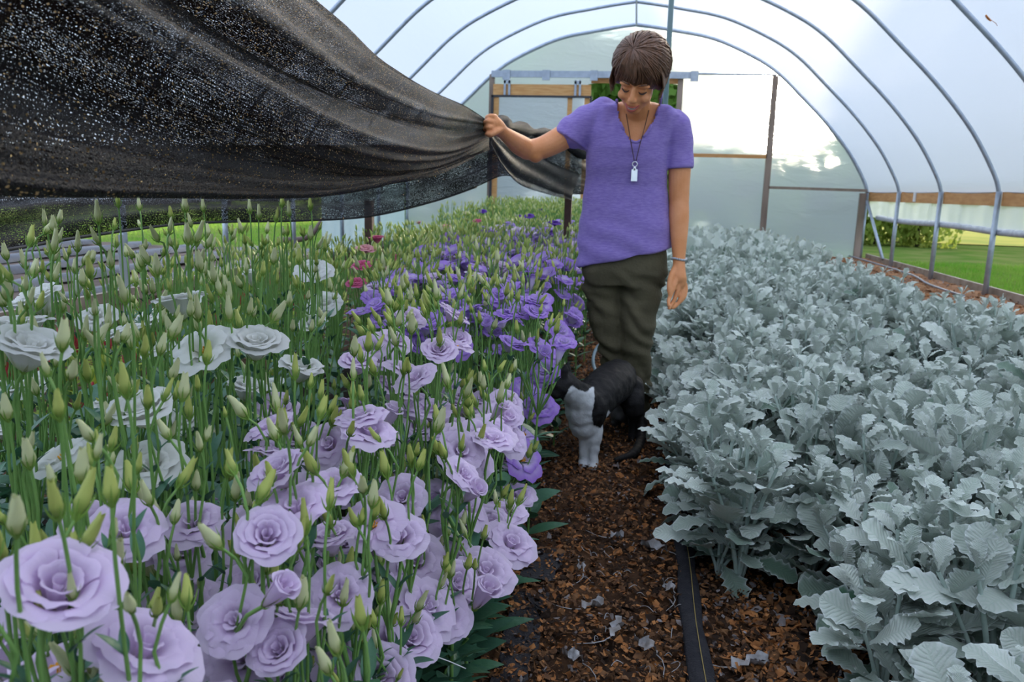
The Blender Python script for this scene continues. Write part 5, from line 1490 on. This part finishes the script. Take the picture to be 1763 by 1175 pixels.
def ring(c, rx, ry, n=36, tilt=0, sq=2.0, tf=0):
    out = []
    for j in range(n):
        a = 2 * PI * j / n; ca, sa = math.cos(a), math.sin(a)
        x = rx * math.copysign(abs(ca) ** (2 / sq), ca); y = ry * math.copysign(abs(sa) ** (2 / sq), sa)
        out.append(Vector((c[0] + x, c[1] + y, c[2] + tilt * x + tf * y)))
    return out
def torso(b, spec, shrink=0.):
    rows = []
    for (py, xl, xr, ry, dy, tilt, sq) in spec:
        a, c = P(xl, py, dy), P(xr, py, dy); m = (a + c) / 2
        rows.append(ring(m, (c - a).length / 2 - shrink, ry - shrink, 40, tilt, sq))
    n = 40
    k = len(rows)
    V = [p for r in rows for p in r]; F = []
    for i in range(k - 1):
        for j in range(n): F.append((i * n + j, (i + 1) * n + j, (i + 1) * n + (j + 1) % n, i * n + (j + 1) % n))
    F.append(tuple(range(n))); F.append(tuple((k - 1) * n + j for j in range(n))[::-1])
    b.add(V, F)
T_SPEC = [(176, 1062, 1132, .050, -.06, 0, 2.0), (184, 1030, 1160, .072, -.05, 0, 2.2), (198, 1016, 1174, .090, -.03, 0, 2.3), (225, 1010, 1160, .108, -.02, 0, 2.3), (255, 1010, 1151, .118, -.02, 0, 2.2),
          (285, 1009, 1149, .116, -.01, 0, 2.2), (320, 1007, 1149, .106, 0, 0, 2.2), (360, 1001, 1153, .110, 0, .02, 2.2), (400, 995, 1156, .122, 0, .10, 2.2), (432, 994, 1157, .126, 0, .20, 2.2), (443, 995, 1156, .127, 0, .24, 2.2)]
# skin: one continuous body
b = MB()
torso(b, T_SPEC[:10], .014)
neck0, neck1 = P(1097, 196, -.06), P(1097, 158, -.16)
chain(b, [neck0, (neck0 + neck1) / 2, neck1], [.062, .054, .054])
HC = P(1101, 131, -.20)                       # head centre
Hm = (Matrix.Translation(HC) @ Matrix.Rotation(math.radians(-7), 4, 'Z') @ Matrix.Rotation(math.radians(9), 4, 'Y') @ Matrix.Rotation(math.radians(36), 4, 'X') @ Matrix.Scale(1.06, 4))
Hr = Hm.to_3x3().normalized()
def hp(x, y, z): return Hm @ Vector((x, y, z))
def hell(b, c, r, s=16, k=12): b.ell(hp(*c), [q * 1.06 for q in r], s, k, 0, Hr)
hell(b, (0, .015, .025), (.078, .097, .095), 24, 18)          # cranium
hell(b, (0, -.030, -.045), (.061, .066, .072), 20, 16)        # face
hell(b, (0, -.060, -.098), (.030, .030, .022))                # chin
for s in (-1, 1):
    hell(b, (s * .039, -.066, -.045), (.024, .024, .020))     # cheeks (raised, smiling)
    hell(b, (s * .033, -.080, .008), (.026, .012, .009))      # brows
    hell(b, (s * .080, .012, -.015), (.012, .022, .033))      # ears
    hell(b, (s * .031, -.075, -.012), (.015, .0135, .0085))   # lids
    hell(b, (s * .010, -.104, -.044), (.0085, .010, .007))    # nostril wings
b.tube([hp(0, -.088, .004), hp(0, -.101, -.018), hp(0, -.113, -.038)], [.008, .0095, .0115], 10); hell(b, (0, -.111, -.040), (.0115, .012, .010))
hell(b, (0, -.090, -.068), (.024, .012, .013))                # muzzle
# arm reaching to the cloth
chain(b, [P(1030, 200), P(985, 228, -.02), P(935, 254, -.06), P(907, 258, -.09)], [.060, .055, .048, .042], 18)
chain(b, [P(910, 258, -.08), P(895, 250, -.13), P(880, 239, -.20), P(866, 228, -.26)], [.043, .043, .034, .026], 18)
b.ell(P(922, 266, -.08), (.035, .035, .035))
chain(b, [P(866, 228, -.26), P(857, 220, -.29), P(851, 214, -.31)], [.026, .032, .032], 14)
KN = [(848, 200, -.325), (845, 209, -.335), (845, 219, -.335), (848, 229, -.325)]
for i, (kx, ky, dy) in enumerate(KN):
    L = (1.0, 1.1, 1.05, .85)[i]
    p0 = P(kx + 5, ky + 1, dy + .01); p1 = P(kx - 3, ky, dy - .012); p2 = P(kx - 9 * L, ky + 2, dy + .008); p3 = P(kx - 8 * L, ky + 4, dy + .038); p4 = P(kx - 2, ky + 5, dy + .048)
    chain(b, [p0, p1, p2, p3, p4], [.0105, .0105, .0098, .009, .0078], 10)
chain(b, [P(864, 222, -.30), P(856, 226, -.335), P(846, 232, -.35), P(838, 231, -.345)], [.013, .012, .0105, .009], 10)   # thumb over the front
# hanging arm
chain(b, [P(1160, 212), P(1170, 260, -.005), P(1169, 320, -.01), P(1169, 348, -.015)], [.046, .049, .045, .042], 18)
chain(b, [P(1169, 348, -.015), P(1169, 380, -.03), P(1169, 415, -.05), P(1169, 447, -.07)], [.042, .042, .034, .026], 18)
def flat_ell(c, r, ax): b.ell(c, r, 16, 12, 0, ax)
chain(b, [P(1169, 447, -.07), P(1169, 462, -.08), P(1170, 478, -.09)], [.026, .027, .029], 14)
b.ell(P(1170, 482, -.09), (.031, .019, .042))
FG = [((1161, 493), (1154, 510), (1151, 519), (1152, 527)), ((1167, 498), (1160, 518), (1154, 527), (1152, 531)), ((1174, 498), (1170, 518), (1162, 528), (1156, 531)), ((1180, 493), (1179, 509), (1172, 519), (1166, 524))]
for i, f in enumerate(FG):
    dys = (-.118, -.100, -.082, -.064)[i]
    pts = [P(1169 + (f[0][0] - 1169) * .5, 478, -.09 + (dys + .09) * .5)] + [P(q[0], q[1], dys - .012 * k) for k, q in enumerate(f)]
    chain(b, pts, [.011, .0105, .0095, .0088, .0075], 10)
chain(b, [P(1162, 462, -.09), P(1155, 478, -.115), P(1152, 495, -.13), P(1153, 507, -.133)], [.014, .013, .0108, .0088], 10)   # thumb
wt = empty('person', P(1095, 715)); wt.location.z = 0; bpy.context.view_layer.update()
tag(wt, 'smiling woman in a purple t-shirt and olive trousers, head bowed, lifting the black cloth', 'person')
body = remesh(b, .0045, 3, 'body', [M_skin])
ob = link('body', body); W2L(ob, wt)

# lips, teeth, closed eyes, brows
def face_arc(name, pts, r, m, fl=1.0):
    q = MB(); Pc = catmull([hp(*p) for p in pts], 5); k = len(Pc)
    q.tube(Pc, [r * (.25 + .75 * math.sin(PI * (i + .6) / (k + .2))) for i in range(k)], 8)
    o = q.build(name, m); W2L(o, wt); return o
face_arc('lower_lip', [(-.026, -.090, -.068), (-.014, -.103, -.080), (0, -.107, -.084), (.014, -.103, -.080), (.026, -.090, -.068)], .0060, M_lip)
face_arc('upper_lip', [(-.027, -.088, -.066), (-.012, -.105, -.069), (0, -.109, -.069), (.012, -.105, -.069), (.027, -.088, -.066)], .0040, M_lip)
face_arc('teeth', [(-.020, -.094, -.070), (-.010, -.103, -.0745), (0, -.106, -.0755), (.010, -.103, -.0745), (.020, -.094, -.070)], .0042, M_teeth)
for s in (-1, 1):
    face_arc('eyelashes', [(s * .017, -.085, -.014), (s * .025, -.0905, -.0185), (s * .034, -.0895, -.0195), (s * .043, -.083, -.016), (s * .047, -.079, -.013)], .0030, M_lash)
    face_arc('eyebrow', [(s * .016, -.094, .012), (s * .028, -.0955, .018), (s * .042, -.087, .018), (s * .052, -.076, .010)], .0032, M_hair)

# hair: a cap of combed locks
q = MB()
hell(q, (0, .022, .034), (.094, .112, .100), 28, 20)
hell(q, (0, .055, -.005), (.090, .080, .085), 24, 16)
for s in (-1, 1): hell(q, (s * .076, .020, -.005), (.026, .050, .045), 16, 12)
hcap = remesh(q, .006, 4, 'hair', [M_hair])
V = verts_of(hcap)
oh = link('hair', hcap); W2L(oh, wt)
q = MB(); hr = random.Random(4)
def surf(az, el, k=1.0):
    """a point on the hair cap: az 0 = face front, el from the crown (0) downward"""
    x = math.sin(az) * math.sin(el); y = -math.cos(az) * math.sin(el); z = math.cos(el)
    return (x * .100 * k, .024 + y * .117 * k, .034 + z * .106 * k)
def unit(az, el): return Vector((math.sin(az) * math.sin(el), -math.cos(az) * math.sin(el), math.cos(el)))
A_ = unit(-.45, .62)                                            # the parting, above the left temple
for i in range(1300):
    az = hr.uniform(-PI, PI)
    front = abs(az + .05) < .85
    e1 = (1.24 if front else hr.uniform(1.6, 1.85) if abs(az) < 1.9 else hr.uniform(1.95, 2.25)) + hr.uniform(-.08, .10)
    B_ = unit(az + hr.uniform(-.1, .1), e1)
    om = A_.angle(B_); t0 = hr.uniform(.0, .65)
    pts = []; n = 7; kk = hr.uniform(.985, 1.06); bow = hr.uniform(-.10, .16)
    side = A_.cross(B_).normalized()
    for j in range(n):
        t_ = t0 + (1 - t0) * j / (n - 1)
        d_ = (A_ * math.sin((1 - t_) * om) + B_ * math.sin(t_ * om)) / math.sin(om) + side * bow * math.sin(PI * t_)
        d_.normalize(); k_ = kk + .06 * math.sin(PI * min(1, t_ * 1.1))
        pts.append(hp(d_.x * .100 * k_, .024 + d_.y * .117 * k_, .034 + d_.z * .106 * k_))
    r0 = hr.uniform(.0014, .0030)
    q.tube(pts, [r0 * .5, r0, r0 * 1.1, r0, r0 * .9, r0 * .7, r0 * .2], 5, cap=False)
for i in range(70):                                            # fringe
    x0 = hr.uniform(-.070, .064)
    z1 = .018 + hr.uniform(-.010, .014) + abs(x0) * -.15
    pts = [hp(-.020 + x0 * .3, -.045, .122), hp(x0 * .75 - .006, -.088, .086), hp(x0 * .97, -.099 + abs(x0) * .32, .048), hp(x0 * 1.03 - .004, -.1005 + abs(x0) * .42, z1 + .012), hp(x0 * 1.03 - .006, -.099 + abs(x0) * .45, z1)]
    r0 = hr.uniform(.0014, .0028); q.tube(pts, [r0, r0 * 1.2, r0 * 1.1, r0 * .8, r0 * .2], 5, cap=False)
for s in (-1, 1):
    for i in range(70):                                         # sides over the ears
        y0 = hr.uniform(-.055, .06)
        pts = [hp(s * .060, y0 * .8, .095), hp(s * .092, y0, .045), hp(s * .101, y0 + .004, -.005), hp(s * .096, y0 - .002, -.028 + hr.uniform(-.015, .012)), hp(s * .089, y0 - .012, -.042 + hr.uniform(-.018, .015))]
        r0 = hr.uniform(.0018, .0034); q.tube(pts, [r0 * .5, r0, r0 * 1.1, r0, r0 * .3], 5, cap=False)
W2L(q.build('hair_locks', M_hair), wt)

# t-shirt
b = MB()
torso(b, T_SPEC)
chain(b, [P(1040, 196, -.02), P(1012, 210, -.02), P(990, 226, -.025)], [.070, .074, .076], 20)
sl = P(972, 247, -.03) - P(1000, 222, -.02)
b.tube([P(1012, 210, -.02), P(990, 229, -.025), P(981, 243, -.03)], [.074, .076, .078], 24)
b.tube([P(1150, 205, -.01), P(1164, 219, -.01), P(1170, 250, -.005), P(1170, 291, -.01)], [.062, .062, .059, .060], 24)
b.ell(P(1150, 207, -.01), (.064, .066, .056))
shirt = remesh(b, .006, 4, 't_shirt', [M_shirt])
V = verts_of(shirt); Nn = norms_of(shirt)
d_ = np.zeros(len(V))
for i, p in enumerate(V):
    x, z = p[0], p[2]
    # drag folds: soft diagonal creases from the armpits and gathers at the hem
    d_[i] = .0045 * mnoise.noise(Vector((x * 7 + z * 6, p[1] * 4, z * 16 - x * 9))) + .0045 * max(0, (1.02 - z) / .3) * math.sin(z * 62 + x * 22 + 2.5 * mnoise.noise(Vector((x * 5, 0, z * 4)))) \
            + .003 * math.sin(x * 70 + 3 * mnoise.noise(Vector((x * 6, 2, z * 3)))) * max(0, min(1, (z - 1.2) / .1))
set_verts(shirt, V + Nn * d_[:, None])
NECK = [(1060, 150), (1063, 172), (1066, 200), (1074, 222), (1085, 238), (1093, 243), (1102, 240), (1114, 226), (1126, 203), (1135, 180), (1138, 160), (1136, 140)]
px_ = project(V)
fr_ = V[:, 1] < P(1097, 200, .0).y
kill = inpoly(px_, NECK) & fr_
# the back of the neck opening
cN = P(1098, 185, 0)
kill |= (np.hypot(V[:, 0] - cN.x, V[:, 1] - (cN.y - .03)) < .085) & (V[:, 2] > P(1098, 186).z)
import bmesh
bm = bmesh.new(); bm.from_mesh(shirt); bm.verts.ensure_lookup_table()
bmesh.ops.delete(bm, geom=[bm.verts[i] for i in np.nonzero(kill)[0]], context='VERTS')
bm.to_mesh(shirt); bm.free()
osh = link('t_shirt', shirt); W2L(osh, wt)
from mathutils.bvhtree import BVHTree
def bvh_of(o):
    bpy.context.view_layer.update()
    me = o.data; return BVHTree.FromPolygons([o.matrix_world @ v.co for v in me.vertices], [tuple(p_.vertices) for p_ in me.polygons])
bs, bb_ = bvh_of(osh), bvh_of(ob)
def hit(px, py, trees=(bs, bb_), out=.0):
    o_ = Vector((0, 0, CAMH)); r_ = (at(px, py, d=1.) - o_).normalized(); best = None
    for tr in trees:
        h_ = tr.ray_cast(o_, r_, 20)
        if h_[0] is not None and (best is None or h_[3] < best): best = h_[3]
    return o_ + r_ * ((best or 3.45) - out)
# neckband
q = MB(); pts = []
for px, py in catmull([(a, b_, 0) for a, b_ in NECK[1:-1]], 4) and [(v.x, v.y) for v in catmull([(a, b_, 0) for a, b_ in NECK[1:-1]], 4)]:
    cx, cy = 1097, 175
    k = 1.03; pts.append(hit(cx + (px - cx) * k, cy + (py - cy) * k, (bs,), .0))
pts = [p_ for i, p_ in enumerate(pts) if (p_ - P(1097, 200)).length < .28]
q.tube(pts, .0055, 8); W2L(q.build('neckband', M_shirt), osh)

# trousers
b = MB()
a_, c_ = P(1000, 440), P(1152, 440)
rows = []
for (py, xl, xr, ry) in ((412, 1003, 1150, .112), (440, 1000, 1153, .120), (470, 1001, 1150, .122), (490, 1004, 1143, .112)):
    a_, c_ = P(xl, py), P(xr, py); rows.append(ring((a_ + c_) / 2, (c_ - a_).length / 2, ry, 36, 0, 2.3))
n = 36; V = [p_ for r in rows for p_ in r]; F = [(i * n + j, (i + 1) * n + j, (i + 1) * n + (j + 1) % n, i * n + (j + 1) % n) for i in range(3) for j in range(n)]
F.append(tuple(range(n))); F.append(tuple(3 * n + j for j in range(n))[::-1]); b.add(V, F)
def leg(spec):
    Pl = [P(cx, py, dy) for cx, py, r_, dy in spec]; b.tube(Pl, [r_ for cx, py, r_, dy in spec], 24); b.ell(Pl[0], (spec[0][2],) * 3)
leg([(1040, 470, .092, 0), (1037, 500, .084, 0), (1042, 535, .074, -.01), (1047, 570, .064, -.03), (1053, 600, .056, -.03), (1058, 630, .055, .0), (1062, 665, .052, .04), (1066, 700, .050, .07), (1067, 708, .050, .07)])
leg([(1102, 470, .100, 0), (1103, 500, .094, -.01), (1100, 535, .084, -.03), (1097, 570, .073, -.05), (1095, 600, .067, -.05), (1096, 640, .064, -.03), (1097, 675, .060, -.01), (1098, 700, .056, 0), (1098, 712, .056, .0)])
trs = remesh(b, .007, 3, 'trousers', [M_trs])
V = verts_of(trs); Nn = norms_of(trs)
d_ = np.array([.0085 * math.sin(p_[2] * 70 + (p_[0]) * 45 + 7 * mnoise.noise(Vector((p_[0] * 7, 0, p_[2] * 6)))) * (.35 + .65 * abs(mnoise.noise(Vector((p_[0] * 5, p_[1] * 5, p_[2] * 4)))) * 2) + .010 * (abs(mnoise.noise(Vector((p_[0] * 6 + p_[2] * 5, p_[1] * 6, p_[2] * 22)))) - .2) for p_ in V])
d_ *= np.clip((.74 - V[:, 2]) / .10, 0, 1); d_ -= .010 * np.clip((V[:, 2] - .70) / .06, 0, 1)
set_verts(trs, V + Nn * d_[:, None])
otr = link('trousers', trs); W2L(otr, wt)
for (cx, py, dy) in ((1067, 722, .08), (1098, 728, -.02)):
    q = MB(); c_ = P(cx, py, dy); c_.z = .045
    q.ell(c_ + Vector((0, -.05, 0)), (.045, .115, .042)); q.ell(c_ + Vector((0, .04, .03)), (.042, .055, .06))
    q.box(c_ + Vector((0, -.04, -.032)), (.08, .20, .022))
    o = link('shoe', remesh(q, .006, 4, 'shoe', [M_shoe])); W2L(o, wt)
# necklace with ring and pendant, bracelet
for side, line in (('l', [(1078, 196), (1083, 225), (1088, 255), (1092, 277)]), ('r', [(1117, 190), (1111, 215), (1102, 248), (1095, 277)])):
    q = MB(); q.tube(catmull([hit(a, c, out=.006) for a, c in line], 5), .0016, 6); W2L(q.build('necklace_cord', M_cord), wt)
pc = hit(1093, 283, out=.008)
q = MB(); R_ = .010
q.tube([pc + Vector((R_ * math.cos(a), 0, R_ * math.sin(a))) for a in np.linspace(0, 2 * PI, 17)], .0022, 6, cap=False)
q.tube([pc + Vector((0, 0, -.010)), pc + Vector((0, 0, -.024))], .0035, 6)
pn = q.build('pendant', M_silvr); W2L(pn, wt)
p2 = hit(1092, 302, out=.009)
q = MB(); q.box(p2, (.025, .006, .048)); q.box(p2 + Vector((0, -.004, 0)), (.016, .003, .036)); q.box(p2 + Vector((0, 0, .027)), (.012, .005, .010))
o = q.build('pendant_plate', M_silvr, None, False); o.parent = pn
wr = P(1169, 446, -.07); q = MB()
for i in range(20):
    a = 2 * PI * i / 20; q.ell(wr + Vector((.030 * math.cos(a), .029 * math.sin(a), .003 * math.sin(a * 2))), (.0052,) * 3, 8, 6)
W2L(q.build('bracelet', mat('bead_bracelet', (.48, .52, .58), .35)), wt)

# ------------------------------------------------------------------ the cat
M_cat = bpy.data.materials.new('cat_fur'); M_cat.use_nodes = True
nt = M_cat.node_tree; ns = nt.nodes; ls = nt.links; pb = ns['Principled BSDF']
at_n = N(nt, 'ShaderNodeAttribute', attribute_name='white'); mxc = N(nt, 'ShaderNodeMix', data_type='RGBA')
tcn = N(nt, 'ShaderNodeTexCoord'); nz = N(nt, 'ShaderNodeTexNoise'); nz.inputs['Scale'].default_value = 120; nz.inputs['Detail'].default_value = 4; ls.new(tcn.outputs['Object'], nz.inputs['Vector'])
ma = N(nt, 'ShaderNodeMath', operation='MULTIPLY_ADD'); ls.new(nz.outputs[0], ma.inputs[0]); ma.inputs[1].default_value = .6; ls.new(at_n.outputs['Fac'], ma.inputs[2])
mr = N(nt, 'ShaderNodeMapRange'); ls.new(ma.outputs[0], mr.inputs[0]); mr.inputs[1].default_value = .65; mr.inputs[2].default_value = .95
ls.new(mr.outputs[0], mxc.inputs[0]); mxc.inputs[6].default_value = (.005, .0042, .004, 1); mxc.inputs[7].default_value = (.66, .68, .70, 1)
ls.new(mxc.outputs[2], pb.inputs['Base Color']); pb.inputs['Roughness'].default_value = .7; pb.inputs['Specular IOR Level'].default_value = .2
bn = N(nt, 'ShaderNodeBump'); bn.inputs['Strength'].default_value = .5; bn.inputs['Distance'].default_value = .004; ls.new(nz.outputs[0], bn.inputs['Height']); ls.new(bn.outputs[0], pb.inputs['Normal'])
def C(px, py, Y): return at(px, py, Y=Y)
b = MB()
sh = C(1016, 690, 2.98)                                   # shoulders
chain(b, [C(1012, 705, 2.95), C(1030, 680, 3.05), C(1052, 662, 3.18), C(1064, 650, 3.30)], [.075, .082, .086, .078], 20)
b.ell(C(1000, 700, 2.92), (.062, .06, .085))              # chest
b.ell(C(1004, 730, 2.94), (.055, .055, .06))
chain(b, [C(1004, 690, 2.92), C(988, 676, 2.88), C(974, 664, 2.85)], [.062, .052, .05], 16)    # neck
hcn = C(966, 664, 2.83)
b.ell(hcn, (.052, .055, .048)); b.ell(hcn + Vector((-.035, -.02, -.012)), (.028, .028, .022)); b.ell(hcn + Vector((-.015, -.035, -.02)), (.028, .022, .02))
for dx, dy in ((.010, -.022), (.014, .036)):
    e_ = hcn + Vector((dx, dy, .040)); b.tube([e_, e_ + Vector((.004, 0, .026)), e_ + Vector((.006, 0, .044))], [.020, .013, .003], 10)
def paw(pts, rs): chain(b, pts, rs, 12); 
f1 = C(1021, 803, 2.93); f1.z = .014; f2 = C(1004, 797, 2.95); f2.z = .014
paw([C(1022, 715, 2.96), C(1024, 750, 2.95), C(1022, 780, 2.94), Vector((f1.x, f1.y, .02))], [.040, .030, .020, .019]); b.ell((f1.x, f1.y - .014, .014), (.021, .028, .015))
paw([C(1003, 722, 2.95), C(1007, 752, 2.95), C(1005, 778, 2.95), Vector((f2.x, f2.y, .02))], [.038, .028, .019, .018]); b.ell((f2.x, f2.y - .014, .014), (.020, .027, .015))
# hind legs: thigh, hock, shank
for (hx, ox) in ((1078, .05), (1060, -.05)):
    hh = C(1064, 668, 3.33) + Vector((ox, 0, 0))
    paw([hh, Vector((hh.x + ox * .4, 3.27, .15)), Vector((hh.x + ox * .4, 3.39, .085)), Vector((hh.x + ox * .4, 3.34, .02))], [.062, .045, .02, .018])
    b.ell((hh.x + ox * .4, 3.315, .015), (.02, .035, .016))
# tail resting on the ground towards the right of the paws
chain(b, [C(1066, 655, 3.38), Vector((.035, 3.46, .20)), Vector((.075, 3.40, .08)), Vector((.075, 3.22, .03)), Vector((.040, 3.05, .024)), Vector((-.02, 2.99, .022))], [.026, .022, .020, .020, .019, .012], 12)
cat = remesh(b, .006, 5, 'cat', [M_cat])
V = verts_of(cat); Nn = norms_of(cat)
V = V + Nn * (np.array([.004 * mnoise.noise(Vector(p_) * 40) for p_ in V])[:, None])
set_verts(cat, V)
q_ = project(V)
W_ = [(980, 668), (985, 664), (996, 672), (1010, 676), (1017, 668), (1022, 664), (1024, 690), (1018, 715), (1022, 733), (1034, 738), (1043, 722), (1047, 706), (1052, 712), (1054, 730), (1042, 745), (1040, 770), (1032, 815), (995, 815), (990, 770), (975, 745), (968, 715), (970, 690)]
wv = inpoly(q_, W_).astype(float)
legs = (V[:, 1] > 3.2) ; wv[legs] = 0
wv[(V[:, 2] < .05) & (V[:, 1] > 2.985)] = 0
wv[(V[:, 2] < .05) & (V[:, 1] < 2.985) & (V[:, 0] < -.045)] = 1
back = V[:, 1] > 3.06; wv[back & (V[:, 2] > .12)] = 0
# soften the border of the patches
adj = np.zeros(len(cat.edges) * 2, np.int32); cat.edges.foreach_get('vertices', adj); adj = adj.reshape(-1, 2)
for _ in range(3):
    s_ = wv.copy(); n_ = np.ones(len(V)); np.add.at(s_, adj[:, 0], wv[adj[:, 1]]); np.add.at(s_, adj[:, 1], wv[adj[:, 0]]); np.add.at(n_, adj[:, 0], 1); np.add.at(n_, adj[:, 1], 1); wv = s_ / n_
cat.attributes.new('white', 'FLOAT', 'POINT').data.foreach_set('value', wv.astype(np.float32))
oc = link('cat', cat); tag(oc, 'black and white cat standing in the aisle at the feet of the woman', 'cat')
q = MB()
for k in range(8):
    s = -1 if k % 2 else 1
    a0 = hcn + Vector((-.045, -.02 + .02 * s, -.012 + .005 * k)); q.tube([a0, a0 + Vector((-.02, -.01 + .03 * s, .004 * (k - 3))), a0 + Vector((-.03, -.015 + .06 * s, .006 * (k - 3)))], [.0007, .0005, .0002], 4)
q.build('whiskers', mat('whisker', (.8, .8, .8), .4), oc)
for s in (-1, 1):
    q = MB(); q.ell(hcn + Vector((-.040 + (.012 if s < 0 else 0), -.012 - .024 * (1 if s < 0 else -1), .012)), (.008, .008, .008), 10, 8); q.build('eye', mat('cat_eye', (.35, .42, .08), .1), oc)
q = MB(); q.ell(hcn + Vector((-.062, -.03, -.008)), (.006, .006, .005), 8, 6); q.build('nose', mat('cat_nose', (.05, .03, .03), .4), oc)
